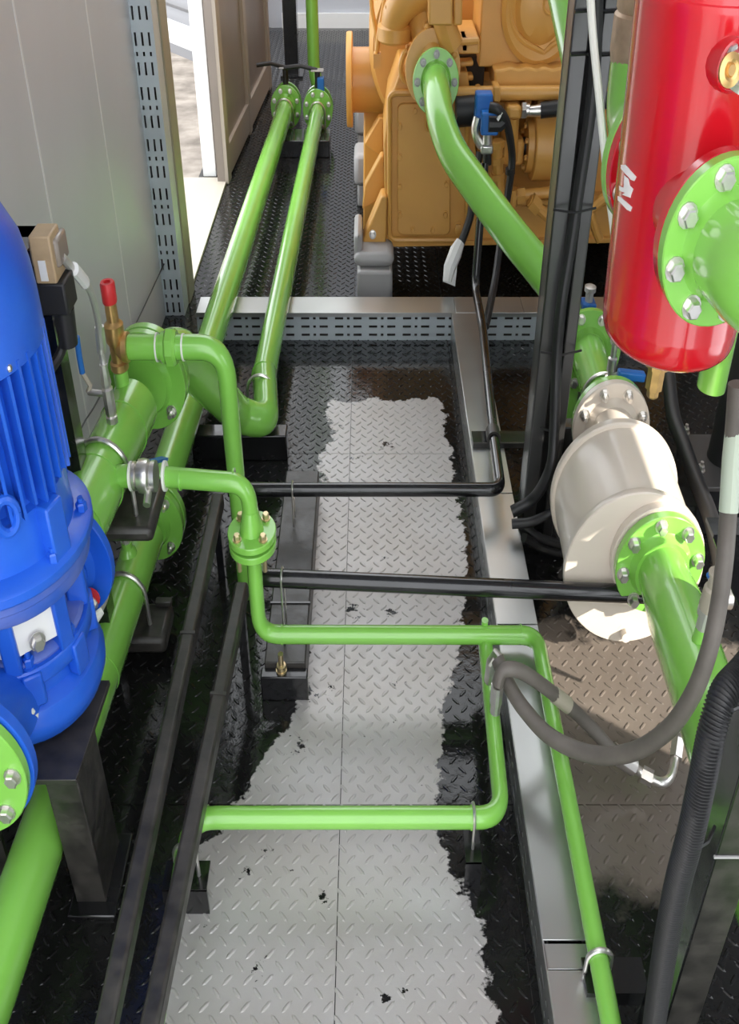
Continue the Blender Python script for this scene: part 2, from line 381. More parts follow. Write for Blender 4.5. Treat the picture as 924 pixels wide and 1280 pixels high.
build('lower_rail', M().bar(fa+V((0,0,-0.11)), fe+V((0,0,-0.11)), 0.06, 0.12), CORR, t)
for f in (0.1, 0.5, 0.9): q = fa+(fe-fa)*f+fn*0.08; build('fence_post', M().span((q.x-0.03, q.y-0.03, -0.23), (q.x+0.03, q.y+0.03, 2.6)), CORR, t)

# ------------------------------------------------------------------ cable trays
TH = 0.104
t = thing('cross_cable_tray', 'perforated galvanised cable tray lying across the floor before the yellow engine', 'cable tray', (0, 3.45, 0))
xl, xr = P(246, 400, Y=3.40).x, 1.9
solid(build('slotted_side', slotted((xl, 3.401, 0), (1,0,0), (0,0,1), xr-xl, TH, 0.165, 0.0), GALVB, t), 0.002)
build('slot_shade', M().span((xl, 3.41, 0), (xr, 3.415, TH-0.004)), BLACKM, t)  # black sheet behind the slots, painted shade of the tray's inside
xs = [xl, P(568, 380, z=TH).x, P(652, 380, z=TH).x, xr]
for i in range(3): build('lid', M().span((xs[i]+0.001, 3.395, TH), (xs[i+1]-0.001, 3.525, TH+0.003)), GALV, t, bevel=0.001)
build('back_side', M().span((xl, 3.52, 0), (xr, 3.523, TH)), GALV, t)
build('lip', M().span((xl, 3.394, TH-0.012), (xr, 3.397, TH+0.002)), GALV, t)
t = thing('long_cable_tray', 'long galvanised cable tray with plain lids running beside the bare steel walkway', 'cable tray', (0.46, 1.9, 0))
X0, X1 = 0.400, 0.522
solid(build('slotted_side', slotted((X0, 0.2, 0), (0,1,0), (0,0,1), 3.19, TH), GALV, t), 0.002)
build('slot_shade', M().span((X0+0.008, 0.2, 0), (X0+0.012, 3.38, TH-0.004)), BLACKM, t)  # black strip put in as shade behind the side slots
build('far_side', M().span((X1-0.003, 0.2, 0), (X1, 3.38, TH)), GALV, t)
yc = [0.2, P(700, 1213, z=TH).y, P(700, 1178, z=TH).y, P(640, 782, z=TH).y, P(620, 618, z=TH).y, 3.392]
for i in range(5):
    dz = (-0.004 if i == 1 else 0.0)
    build('lid', M().span((X0-0.003, yc[i]+0.002, TH+dz), (X1+0.003, yc[i+1]-0.002, TH+0.004+dz)), GALV, t, bevel=0.001)
build('lip', M().span((X0-0.004, 0.2, TH-0.016), (X0-0.001, 3.39, TH+0.003)), GALV, t)

# ------------------------------------------------------------------ left pipes
A = P(3, 1190, z=0.15); B = P(188, 655, z=0.15); dA = (B-A).normalized(); Anear = A-dA*0.7
R4 = 0.058
t = thing('lower_suction_pipe', 'thick green pipe passing low under the blue pump, flanged at its far end', 'pipe', (B.x, B.y-0.4, 0.09))
build('pipe_run', M().tube([Anear, B-dA*0.05], R4, 32), GREEN, t)
for f in (0.22, 0.72): q = Anear+(B-Anear)*f; build('weld_ring', M().tube([q-dA*0.004, q+dA*0.004], R4+0.0022, 32), GREEN, t)
flange(t, B-dA*0.002, -dA, 0.112, 0.022, R4)
bolts(t, B-dA*0.002, -dA, 0.090, 4, math.pi/4, stud=0.014)
sp = P(160, 690, z=0.21)
build('gauge_stub', M().lathe(sp, (0,0,1), [(0.030, -0.02), (0.026, 0.004), (0.017, 0.014), (0.017, 0.03)], 16), GREEN, t)
build('stub_plug', M().lathe(sp+V((0,0,0.03)), (0,0,1), [(0.014, 0), (0.014, 0.012), (0.020, 0.012), (0.020, 0.03), (0.016, 0.034)], 8), STEEL, t)
C2 = P(357, 136, z=0.15); dC = (C2-B).normalized()
t = thing('long_green_pipe', 'long green pipe nearest the left wall, running back to the black hand valves', 'pipe', ((B.x+C2.x)/2, (B.y+C2.y)/2, 0.09))
build('pipe_run', M().tube([B+dC*0.05, C2], R4, 32), GREEN, t)
flange(t, B+dC*0.028, -dC, 0.112, 0.024, R4, raised=False)
flange(t, C2+dC*0.02, -dC, 0.112, 0.022, R4)
bolts(t, C2+dC*0.02, -dC, 0.090, 8, math.pi/8)
# brackets of the lower pipe and the header
def box_bracket(label, px0, px1, ytop, yedge, ybot, z, extra=None):
    a, b = P(px0, yedge, z=z), P(px1, yedge, z=z); c = P(px0, ytop, z=z); h = 0.045
    tt = thing('pipe_bracket', label, 'bracket', (a.x, a.y, 0)); 
    build('bracket_channel', M().span((a.x-0.16, a.y, z-h), (b.x, c.y, z)), BLACKM, tt, bevel=0.012)
    build('bracket_leg', M().span((a.x-0.16, a.y+0.01, 0), (a.x-0.11, c.y-0.01, z-h+0.002)), BLACKM, tt)
    return tt, a, b, c
tt, a, b, c = box_bracket('short black bracket on the floor carrying the lower green pipe beside the blue pump', 170, 206, 752, 800, 818, 0.07)
q = P(150, 745, z=0.15); q = A+dA*((q.y-A.y)/dA.y)
ubolt(tt, q, dA, R4, 0.0065, 0.10)
build('end_cap', M().span((b.x-0.055, c.y-0.02, 0.07), (b.x-0.003, c.y, 0.085)), BLACKM, tt, bevel=0.003)

# header: pump outlet to pipe two
ZH = 0.52
PF = P(78, 697, z=ZH); HN = P(172, 500, z=ZH); dH = (HN-PF).normalized(); R5 = 0.070
t = thing('pump_outlet_header', 'thick green header pipe rising behind the blue pump with a large far flange', 'pipe', (HN.x, (PF.y+HN.y)/2, ZH-0.07))
build('pipe_run', M().tube([PF+dH*0.05, HN-dH*0.03], R5, 32), GREEN, t)
for f in (0.16, 0.42, 0.78): q = PF+(HN-PF)*f; build('weld_ring', M().tube([q-dH*0.004, q+dH*0.004], R5+0.002, 32), GREEN, t)
flange(t, PF+dH*0.012, dH, 0.125, 0.022, R5)
HF = P(183, 478, z=ZH)
flange(t, HF, -dH, 0.125, 0.024, R5)
bolts(t, HF, -dH, 0.102, 4, math.pi/4, r=0.013, stud=0.014)
# header bracket
a, b = P(128, 662, z=0.42), P(190, 662, z=0.42); c = P(140, 612, z=0.42)
tt = thing('header_bracket', 'black bracket arm with a rounded corner under the green pump header', 'bracket', (a.x, a.y, 0))
build('arm', M().span((-1.04, a.y, 0.385), (b.x, c.y+0.05, 0.42)), BLACKM, tt, bevel=0.012)
ub = P(137, 600, z=ZH); ub = PF+dH*((P(140, 590, z=ZH).y-PF.y)/dH.y)
ubolt(tt, ub, dH, R5, 0.0065, 0.12)
build('wall_foot', M().span((-1.045, a.y-0.03, 0.30), (-1.03, c.y+0.08, 0.50)), BLACKM, tt)

# elbow spool from header flange to the second long pipe
R3 = 0.050
E2 = P(330, 470, z=0.15); F2 = P(397, 140, z=0.15); dE = (F2-E2).normalized()
t = thing('second_long_pipe', 'green pipe that swings down from the header flange and runs straight back to the valves', 'pipe', ((E2.x+F2.x)/2, (E2.y+F2.y)/2, 0.09))
pts = bend([HF+dH*0.03, P(222, 436, z=0.53), P(262, 482, z=0.36), P(300, 520, z=0.17), P(333, 527, z=0.15), E2+dE*0.02], [0.10, 0.12, 0.1, 0.10])
n_ = len(pts); build('swan_elbow', M().tube(pts, R4, 32, rads=[0.070-(0.070-R3)*min(1, k/(n_*0.8)) for k in range(n_)]), GREEN, t)
build('pipe_run', M().tube([E2, F2], R3, 32), GREEN, t)
build('weld_ring', M().tube([E2-dE*0.004, E2+dE*0.004], R3+0.002, 32), GREEN, t)
flange(t, HF+dH*0.028, -dH, 0.125, 0.026, R5)
flange(t, F2+dE*0.02, -dE, 0.108, 0.022, R3)
bolts(t, F2+dE*0.02, -dE, 0.087, 8, math.pi/8)
# floor beams beneath the long pipes
def floor_beam(label, xa, xb, yt, yb, z, us):
    a, b = P(xa, yb, z=z), P(xb, yb, z=z); c = P(xa, yt, z=z)
    tt = thing('floor_beam', label, 'beam', ((a.x+b.x)/2, a.y, 0), 'black beams under the long green pipes')
    build('beam', M().span((a.x, a.y, 0), (b.x, c.y, z)), BLACK, tt, bevel=0.004)
    for pt, dd, rr in us: ubolt(tt, pt, dd, rr, 0.006, 0.07)
    return tt
def on(p, d, px, py, z): y = P(px, py, z=z).y; return p+d*((y-p.y)/d.y)
floor_beam('black floor beam under the nearer ends of both long green pipes', 238, 358, 530, 545, 0.085, [(on(E2, dE, 327, 490, 0.15), dE, R3), (on(B, dC, 236, 487, 0.15), dC, R4)])
floor_beam('far black floor beam under the long green pipes close to the engine', 338, 412, 161, 176, 0.085, [(on(B, dC, 352, 140, 0.15), dC, R4), (on(E2, dE, 392, 142, 0.15), dE, R3)])

# ------------------------------------------------------------------ small bypass: relief valve, union, small pipes
RY = 2.02
rb = P(157, 505, Y=RY); rt = P(146, 352, Y=RY)
st = V((rb.x, RY, ZH+0.05))
def up(y): return V((rb.x, RY, P(150, y, Y=RY).z))
t = thing('relief_valve', 'brass relief valve with a red cap standing on the green header', 'valve', (rb.x, RY, up(500).z))
build('stub', M().cyl((rb.x, RY, ZH+0.03), up(462), 0.021, n=20), GREEN, t)
zb = up(462).z; hgt = up(352).z-zb; fr = lambda y: (up(y).z-zb)
build('valve_body', M().lathe((rb.x, RY, zb), (0,0,1), [(0.022, 0), (0.026, 0.004), (0.026, fr(452)), (0.02, fr(450)), (0.021, fr(430)), (0.027, fr(425)), (0.027, fr(405)), (0.02, fr(402)), (0.017, fr(400)), (0.0165, fr(376))], 20), BRASS, t)
build('cap', M().lathe((rb.x, RY, up(378).z), (0,0,1), [(0.019, 0), (0.0205, 0.003), (0.0205, fr(352)-fr(378)-0.004), (0.018, fr(352)-fr(378)), (0.010, fr(352)-fr(378)), (0.010, fr(352)-fr(378)-0.006)], 20), REDCAP, t)
zo = P(180, 434, Y=RY).z
build('outlet_boss', M().lathe((rb.x, RY, zo), (1,0,0), [(0.02, 0), (0.030, 0.015), (0.033, 0.02), (0.033, 0.034), (0.026, 0.036)], 20), BRASS, t)
R2 = 0.0275
ox = rb.x+0.036; e1 = P(282, 452, Y=RY); dwn = P(290, 672, Y=RY)
t = thing('relief_discharge_pipe', 'green pipe bending from the brass relief valve straight down to the floor', 'pipe', (e1.x, RY, 0))
build('pipe_run', M().tube(bend([(ox, RY, zo), (e1.x, RY, zo), (e1.x+0.003, RY-0.0, 0.0)], 0.075), R2, 24), GREEN, t)
for x0_, w, r, mt in ((P(196, 434, Y=RY).x, 0.004, R2+0.004, TAPE), (P(203, 434, Y=RY).x, 0.02, R2+0.006, GREEN), (P(229, 440, Y=RY).x, 0.005, R2+0.002, TAPE)):
    build('joint_ring', M().lathe((x0_, RY, zo), (1,0,0), [(r, 0), (r, w)], 24), mt, t)
build('union_nut', M().lathe((P(207, 434, Y=RY).x, RY, zo), (1,0,0), [(0.036, 0), (0.042, 0.006), (0.042, 0.026), (0.036, 0.034)], 8), GREEN, t)

BY = 1.74; zv = P(190, 595, Y=BY).z; hx = PF.x+(HN.x-PF.x)*((BY-PF.y)/(HN.y-PF.y))
vx = lambda x: P(x, 596, Y=BY).x
t = thing('steel_ball_valve', 'nickel steel ball valve with a blue lever between header and small green pipe', 'valve', (vx(186), BY, zv-0.04))
build('stub', M().cyl((hx, BY, zv), (vx(164), BY, zv), 0.024), GREEN, t)
build('tape_ring', M().cyl((vx(163), BY, zv), (vx(166), BY, zv), 0.030), TAPE, t)
build('body', M().lathe((vx(166), BY, zv), (1,0,0), [(0.027, 0), (0.030, 0.003), (0.030, 0.010), (0.026, 0.012), (0.034, 0.018), (0.036, 0.03), (0.034, 0.044), (0.028, 0.05), (0.032, 0.053), (0.032, 0.064)], 20), STEEL, t)
build('tape_ring', M().cyl((vx(205), BY, zv), (vx(208), BY, zv), 0.031), TAPE, t)
build('stem', M().cyl((vx(186), BY+0.03, zv), (vx(186), BY-0.05, zv-0.035), 0.010), STEEL, t)
lv0 = V((vx(186), BY+0.035, zv+0.01)); build('lever', M().bar(lv0, P(206, 573, Y=BY+0.10), 0.022, 0.006), BVALVE, t)
SMX = P(317, 690, Y=1.72).x; FZ = P(317, 662, Y=1.72).z
t = thing('upper_bypass_pipe', 'small green pipe leaving the steel ball valve, elbowing down to a round flange', 'pipe', (SMX, 1.72, FZ))
Rs = 0.0215
hz = P(262, 601, Y=1.73).z
build('pipe_run', M().tube(bend([(vx(207), BY, zv-0.002), (SMX, 1.72, hz), (SMX, 1.72, FZ+0.004)], 0.07), Rs, 20), GREEN, t)
build('hub', M().cyl((SMX, 1.72, FZ), (SMX, 1.72, FZ+0.05), 0.034, 0.022), GREEN, t)
for xx in (225, 292): build('weld_ring', M().cyl((vx(xx), 1.735, zv-0.004), (vx(xx)+0.004, 1.735, zv-0.004), Rs+0.002), GREEN, t)
build('flange', M().lathe((SMX, 1.72, FZ-0.016), (0,0,1), [(0.066, 0), (0.068, 0.002), (0.068, 0.014), (0.066, 0.016)], 36), GREEN, t)
bolts(t, (SMX, 1.72, FZ), (0,0,1), 0.051, 4, math.pi/4, r=0.0095, h=0.012, mat=YZINC)
t = thing('bypass_crossing_pipe', 'small green pipe dropping from the flange, crossing the walkway and turning along the cable tray', 'pipe', (SMX, 1.72, 0.13))
ZC = 0.15; xr_ = P(672, 797, z=ZC).x; fin = P(757, 1240, z=ZC); YC = P(500, 794, z=ZC).y
yl_ = P(330, 793, z=ZC).y
build('flange', M().lathe((SMX, 1.72, FZ-0.042), (0,0,1), [(0.064, 0), (0.067, 0.003), (0.067, 0.016), (0.065, 0.018)], 36), GREEN, t)
build('pipe_run', M().tube(bend([(SMX, 1.72, FZ-0.04), (SMX, yl_, ZC), (xr_, YC, ZC), (fin.x, fin.y-0.4, ZC)], [0.06, 0.05]), Rs, 20), GREEN, t)
q = (fin.x, fin.y, ZC)
for xx in (352, 650): p_ = P(xx, 793, z=ZC); build('weld_ring', M().cyl((p_.x, p_.y, ZC), (p_.x+0.004, p_.y, ZC), Rs+0.0018), GREEN, t)
for i in range(4):
    a = math.pi/4+i*math.pi/2; p_ = V((SMX+0.051*math.cos(a), 1.72+0.051*math.sin(a), FZ-0.042))
    build('stud', M().cyl(p_, p_-V((0,0,0.035)), 0.0065, n=8), YZINC, t)

# lower loop
ZL = 0.13
la, lb, lc = P(236, 1024, z=ZL), P(634, 1022, z=ZL), P(606, 795, z=ZL)
yL = P(450, 1022, z=ZL).y
t = thing('lower_loop_pipe', 'low green pipe crossing the bare walkway plate and bending back beside the cable tray', 'pipe', ((la.x+lb.x)/2, yL, ZL-0.02))
xa_ = P(236, 1040, z=ZL).x
build('pipe_run', M().tube(bend([(xa_-0.01, 0.55, ZL), (xa_, yL, ZL), (lb.x-0.012, yL, ZL), (lc.x, lc.y, ZL)], [0.06, 0.06]), 0.0215, 20), GREEN, t)
build('end_cap', M().ball((lc.x, lc.y, ZL), 0.0225, 14), GREEN, t)
build('nub', M().cyl((lc.x-0.004, lc.y-0.005, ZL), (lc.x-0.004, lc.y-0.005, ZL+0.05), 0.010), GREEN, t)
for xx in (258, 588): p_ = P(xx, 1022, z=ZL); build('weld_ring', M().cyl((p_.x, yL, ZL), (p_.x+0.004, yL, ZL), 0.0235), GREEN, t)
def small_clip(label, px, py):
    p_ = P(px, py, z=ZL)
    tt = thing('pipe_clip', label, 'pipe clip', (p_.x, yL, 0), 'clips of the lower green loop')
    ubolt(tt, (p_.x, yL, ZL), (1,0,0), 0.0215, 0.004, 0.07)
    build('angle_foot', M().span((p_.x-0.02, yL-0.055, 0), (p_.x+0.02, yL-0.049, 0.075)), BLACK, tt)
    build('angle_top', M().span((p_.x-0.02, yL-0.055, 0.07), (p_.x+0.02, yL+0.03, 0.076)), BLACK, tt)
small_clip('small black clip holding the low green pipe near its right elbow', 592, 1024)
p_ = P(224, 1068, z=ZL)
tt = thing('pipe_clip', 'small black clip on the floor between the two square black rails', 'pipe clip', (p_.x, p_.y, 0), 'clips of the lower green loop')
ubolt(tt, (xa_, p_.y, ZL), (0,1,0), 0.0215, 0.005, 0.07)
build('angle_foot', M().span((xa_-0.06, p_.y-0.03, 0), (xa_+0.05, p_.y-0.024, 0.07)), BLACK, tt)
build('angle_top', M().span((xa_-0.06, p_.y-0.03, 0.066), (xa_+0.05, p_.y+0.03, 0.072)), BLACK, tt)

# ------------------------------------------------------------------ black rails, support channel and black pipes
for lab, a, b in (('square black rail nearer the blue pump, running lengthwise', P(273, 624, z=0.2), P(134, 1280, z=0.2)), ('square black rail nearer the walkway, topping at the second black pipe', P(303, 735, z=0.2), P(190, 1280, z=0.2))):
    dd = (b-a).normalized(); e = b+dd*0.35
    tt = thing('square_rail', lab, 'rail', ((a.x+e.x)/2, (a.y+e.y)/2, 0), 'square black rails beside the pump')
    build('rail', M().bar(a, e, 0.040, 0.04), BLACKM, tt, bevel=0.006)
    q = a+dd*((0.42 if 'walkway' in lab else 0.50)*(e-a).length*0.6); build('weld_joint', M().bar(q, q+dd*0.008, 0.043, 0.043), BLACKM, tt)
    for f in (0.03, 0.97): q = a+(e-a)*f; build('stand', M().span((q.x-0.012, q.y-0.012, 0), (q.x+0.012, q.y+0.012, 0.185)), BLACK, tt)
zb_ = 0.085
a, b = P(350, 588, z=zb_), P(327, 828, z=zb_); wd = P(392, 588, z=zb_).x-a.x
tt = thing('support_channel', 'flat black channel on the floor under the two black pipes and green flange', 'channel', (a.x+wd/2, (a.y+b.y)/2, 0))
build('channel', M().span((b.x+0.008, b.y, 0), (b.x+wd+0.005, a.y, zb_)), BLACKM, tt, bevel=0.003)
fb = P(332, 847, z=0.07)
build('foot_plate', M().span((b.x-0.002, fb.y, 0), (b.x+wd+0.012, b.y, 0.07)), BLACK, tt, bevel=0.003)
build('cross_seam', M().span((b.x+0.006, P(340, 755, z=zb_).y, zb_-0.003), (b.x+wd+0.007, P(340, 755, z=zb_).y+0.006, zb_+0.003)), BLACK, tt)
q = P(352, 838, z=0.07)
build('anchor_stud', M().lathe((q.x, q.y, 0.069), (0,0,1), [(0.017, 0), (0.017, 0.005), (0.014, 0.005), (0.014, 0.017), (0.008, 0.018), (0.008, 0.05)], 12), YZINC, tt)
ZK1, ZK2 = 0.19, 0.25
k0, k1 = P(296, 613, z=ZK1), P(632, 607, z=ZK1); k2 = P(617, 545, z=ZK1); k3 = P(602, 415, z=ZK1); yK = P(450, 612, z=ZK1).y
t = thing('rear_black_pipe', 'thin black pipe crossing the walkway behind, elbowing over the cable tray towards the engine', 'pipe', ((k0.x+k1.x)/2, yK, ZK1-0.02))
xk = P(624, 600, z=ZK1).x; x3 = P(603, 412, z=ZK1).x
top = P(606, 204, Y=3.47)
build('pipe_run', M().tube(bend([(k0.x-0.03, yK, ZK1), (xk, yK, ZK1), (P(617, 545, z=ZK1).x, k2.y, ZK1), (x3, k3.y, ZK1+0.01), (x3-0.005, 3.36, ZK1+0.03), (top.x, 3.47, top.z)], [0.04, 0.02, 0.03, 0.06]), 0.0185, 18), BLACK, t)
build('coupling', M().cyl((P(617, 548, z=ZK1).x, k2.y-0.02, ZK1), (P(617, 545, z=ZK1).x, k2.y+0.025, ZK1), 0.026), BLACKM, t)
u_ = P(366, 612, z=ZK1)
ubolt(t, (u_.x, yK, ZK1), (1,0,0), 0.0185, 0.003, 0.10)
m0, m1 = P(330, 722, z=ZK2), P(892, 747, z=ZK2); dM = (m1-m0).normalized()
t = thing('front_black_pipe', 'black pipe crossing the walkway in front of the cream drum', 'pipe', ((m0.x+m1.x)/2, m0.y, ZK2-0.02))
build('pipe_run', M().tube([m0-dM*0.02, m1], 0.021, 20), BLACK, t)
u_ = m0+dM*((P(353, 722, z=ZK2).x-m0.x)/dM.x)
ubolt(t, u_, dM, 0.021, 0.003, 0.16)
build('end_union', M().lathe(m1-dM*0.02, dM, [(0.022, 0), (0.030, 0.004), (0.030, 0.03), (0.024, 0.034), (0.024, 0.07)], 14), STEEL, t)

# ------------------------------------------------------------------ blue pump
PX = -0.570/SX; PY = 1.33
t = thing('inline_pump', 'large blue inline pump with an upright finned motor beside the grey wall', 'pump', (PX, PY, 0.35))
build('volute', M().lathe((PX, PY, 0.352), (0,0,1), [(0.08, 0), (0.11, 0.006), (0.146, 0.03), (0.158, 0.055), (0.160, 0.075), (0.150, 0.098), (0.126, 0.112), (0.124, 0.140), (0.142, 0.146), (0.145, 0.150), (0.145, 0.176), (0.142, 0.18), (0.10, 0.18)], 48), BLUE, t)
nf = P(-25, 965, z=ZH-0.02); NF = V((PX-0.010, 1.035, ZH+0.005))
dN = V((0, -1, 0))
build('suction_nozzle', M().tube([(PX-0.01, PY-0.02, 0.425), (PX-0.01, 1.20, 0.465), (PX-0.01, 1.05, ZH-0.005)], 0.08, 28, rads=[0.07, 0.074, 0.078]), BLUE, t)
build('outlet_nozzle', M().tube([(PX, PY, 0.47), (PX, 1.42, 0.49), PF-dH*0.01], 0.08, 28, rads=[0.10, 0.085, 0.078]), BLUE, t)
fl = flange(t, NF+V((0, -0.012, 0)), dN, 0.138, 0.022, 0.07, BLUE, 'pump_flange')
build('blank_flange', M().lathe(NF+V((0, -0.014, 0)), dN, [(0.130, 0), (0.132, 0.002), (0.132, 0.018), (0.130, 0.02), (0.06, 0.021), (0.001, 0.021)], 48), GREEN, t)
bolts(t, NF+V((0, -0.034, 0)), dN, 0.108, 8, 0.0, r=0.013)
flange(t, PF-dH*0.012, -dH, 0.130, 0.022, 0.075, BLUE, 'pump_flange')
bolts(t, PF-dH*0.034, -dH, 0.103, 4, math.pi/4, r=0.013, stud=0.01)
build('gasket_tab', M().lathe(PF-dH*0.034+V((0.074, 0, -0.062)), -dH, [(0.021, 0), (0.021, 0.003)], 14), REDCAP, t)
ped = M().lathe((PX, PY, 0.53), (0,0,1), [(0.132, 0), (0.135, 0.008), (0.128, 0.014), (0.100, 0.02), (0.096, 0.07), (0.12, 0.10), (0.168, 0.118), (0.172, 0.124), (0.172, 0.142), (0.176, 0.146), (0.176, 0.160), (0.168, 0.166), (0.152, 0.168)], 56)
build('lantern_bracket', ped, BLUEDUST, t)
for i in range(4):
    a = -math.pi/2+0.35+(i-1.5)*0.85+0.3
    q = V((PX+0.122*math.cos(a), PY+0.122*math.sin(a), 0.59)); Rz = Matrix.Rotation(a, 3, 'Z')
    build('lantern_rib', M().box(q, (0.045, 0.035, 0.12), Rz), BLUE, t, bevel=0.004)
for a in (-1.78, -0.93):
    q = V((PX+0.128*math.cos(a), PY+0.128*math.sin(a), 0.60)); Rz = Matrix.Rotation(a, 3, 'Z')
    build('guard_plate', M().box(q, (0.004, 0.095, 0.075), Rz), WHITE, t)
    build('guard_bolt', M().bolt(q+V((math.cos(a), math.sin(a), -0.45)).normalized()*0.012-V((0,0,0.015)), (math.cos(a), math.sin(a), 0.1), 0.013, 0.014), STEEL, t)
for i in range(8):
    a = i*math.pi/4+0.25
    build('cap_bolt', M().bolt((PX+0.168*math.cos(a), PY+0.168*math.sin(a), 0.714), (0,0,1), 0.012, 0.018, 0.008), BLUE, t)
    build('volute_bolt', M().bolt((PX+0.128*math.cos(a+0.2), PY+0.128*math.sin(a+0.2), 0.532), (0,0,1), 0.012, 0.016, 0.012), BLUE, t)
    q = V((PX+0.137*math.cos(a+0.2), PY+0.137*math.sin(a+0.2), 0.495)); build('bolt_lug', M().box(q, (0.03, 0.04, 0.065), Matrix.Rotation(a+0.2, 3, 'Z')), BLUE, t, bevel=0.004)
build('motor_bell', M().lathe((PX, PY, 0.695), (0,0,1), [(0.185, 0), (0.188, 0.004), (0.188, 0.018), (0.183, 0.022), (0.152, 0.03), (0.148, 0.10), (0.150, 0.115), (0.128, 0.12)], 56), BLUE, t)
for i in range(4):
    a = i*math.pi/2-0.42; q = V((PX+0.157*math.cos(a), PY+0.157*math.sin(a), 0.762)); build('bell_lug', M().box(q, (0.04, 0.045, 0.10), Matrix.Rotation(a, 3, 'Z')), BLUE, t, bevel=0.004)
build('motor_body', M().lathe((PX, PY, 0.80), (0,0,1), [(0.135, 0), (0.135, 0.245)], 40), BLUE, t)
nfin = 40
for i in range(nfin):
    a = i*2*math.pi/nfin+0.04; q = V((PX+0.142*math.cos(a), PY+0.142*math.sin(a), 0.925))
    build('fin', M().box(q, (0.044, 0.006, 0.23 if i % 3 else 0.205), Matrix.Rotation(a, 3, 'Z')), BLUE, t)
a = -1.16; q = V((PX+0.159*math.cos(a), PY+0.159*math.sin(a), 0.958)); Rz = Matrix.Rotation(a, 3, 'Z')
build('nameplate_boss', M().box(q, (0.022, 0.075, 0.13), Rz), BLUE, t, bevel=0.005)
q2 = q+V((math.cos(a), math.sin(a), 0))*0.011; build('nameplate', M().box(q2+V((0,0,0.0)), (0.002, 0.026, 0.085), Rz), new_mat('dark_tarnished_plate', (0.10, 0.095, 0.09), 0.35, metal=0.6, noise=0.5, nscale=60), t)
for dz in (-0.037, 0.037): build('plate_rivet', M().ball(q2+V((0,0,dz)), 0.004, 8), STEEL, t)
a = -0.95; q = V((PX+0.163*math.cos(a), PY+0.163*math.sin(a), 0.832)); rg = [q+V((-math.sin(a)*0.02*math.cos(u), math.cos(a)*0.02*math.cos(u), 0.028*math.sin(u))) for u in np.linspace(0, 2*math.pi, 17)]
build('lifting_eye', M().tube(rg, 0.008, 8), BLUE, t)
build('fan_cowl', M().lathe((PX, PY, 1.025), (0,0,1), [(0.157, 0), (0.163, 0.003), (0.162, 0.06), (0.159, 0.10), (0.150, 0.14), (0.131, 0.175), (0.10, 0.203), (0.055, 0.22), (0.001, 0.226)], 56), BLUE, t)
for a in (-0.55, -2.2, 1.2): build('cowl_screw', M().ball((PX+0.162*math.cos(a), PY+0.162*math.sin(a), 1.037), 0.006, 8), STEEL, t)
build('drain_plug', M().lathe((PX+0.055, PY-0.155, 0.47), (0.1, -0.5, 0.7), [(0.010, -0.03), (0.010, 0.012), (0.008, 0.016)], 10), TAPE, t)
# pump stand
t = thing('pump_stand', 'black welded stand with a flat plate and angle leg under the blue pump', 'stand', (-0.66, 1.2, 0))
zt = 0.346
pl = [P(30, 975, z=zt), P(95, 975, z=zt), P(137, 850, z=zt), P(90, 846, z=zt)]
pl = [V((PX-0.16, pl[1].y, zt)), pl[1], pl[2], V((PX-0.16, pl[2].y, zt))]
build('top_plate', M().prism(pl, (0, 0, -0.012)), BLACKM, t, bevel=0.001)
fx, fy = P(112, 1132, z=0).x, P(112, 1132, z=0).y
build('leg', M().span((pl[1].x-0.075, fy, 0), (pl[1].x, fy+0.008, zt-0.012)), BLACKM, t, bevel=0.002)
build('leg', M().span((pl[1].x-0.012, fy+0.008, 0), (pl[1].x-0.002, fy+0.13, zt-0.012)), BLACKM, t, bevel=0.002)
build('leg', M().span((PX-0.15, fy, 0), (PX-0.08, fy+0.01, zt-0.012)), BLACKM, t)
build('leg', M().span((PX-0.15, pl[2].y-0.03, 0), (PX-0.08, pl[2].y-0.02, zt-0.012)), BLACKM, t)
build('foot_plate', M().span((pl[1].x-0.09, fy-0.03, 0), (pl[1].x+0.03, fy+0.15, 0.012)), BLACK, t, bevel=0.003)

# pressure switch, black bracket and steel braided line by the motor
t = thing('switch_post', 'narrow black upright behind the blue motor', 'post', (P(60, 560, Y=1.75).x, 1.75, 0))
pa, pb = P(45, 285, Y=1.72), P(92, 590, Y=1.72)
build('upright', M().span((PX-0.10, 1.68, 0), (P(47, 300, Y=1.68).x, 1.73, pa.z)), BLACK, t)
build('top_plate', M().span((PX-0.16, 1.56, pa.z-0.004), (P(46, 300, Y=1.68).x, 1.73, pa.z)), BLACK, t)
t = thing('pressure_switch', 'tan box pressure switch on a black base beside the blue motor top', 'switch', (P(58, 400, Y=1.62).x, 1.62, P(58, 430, Y=1.62).z))
cx_ = P(58, 320, Y=1.62).x; z1, z2, z3 = P(58, 290, Y=1.62).z, P(58, 349, Y=1.62).z, P(58, 375, Y=1.62).z
build('housing', M().span((cx_-0.025, 1.60, z2), (cx_+0.022, 1.66, z1)), TAN, t, bevel=0.003)
build('clear_cover', M().span((cx_-0.035, 1.615, z2+0.02), (cx_+0.031, 1.675, z1-0.012)), new_mat('smoky_cover', (0.28, 0.24, 0.2), 0.15), t, bevel=0.005)
build('label_plate', M().span((cx_-0.012, 1.598, z2+0.006), (cx_+0.004, 1.6005, z2+0.04)), WHITE, t)
build('base', M().span((cx_-0.026, 1.60, z3-0.02), (cx_+0.036, 1.665, z2)), RUBBER, t, bevel=0.004)
build('cable_gland', M().cyl((cx_+0.01, 1.63, z3-0.085), (cx_+0.012, 1.63, z3-0.02), 0.021, 0.024), RUBBER, t)
build('lead', M().tube(smooth_path([(cx_+0.004, 1.63, z3-0.07), (cx_-0.012, 1.62, z3-0.10), (cx_-0.04, 1.58, z3-0.12), (cx_-0.07, 1.55, z3-0.12)]), 0.010, 10), RUBBER, t)
IY = 1.86
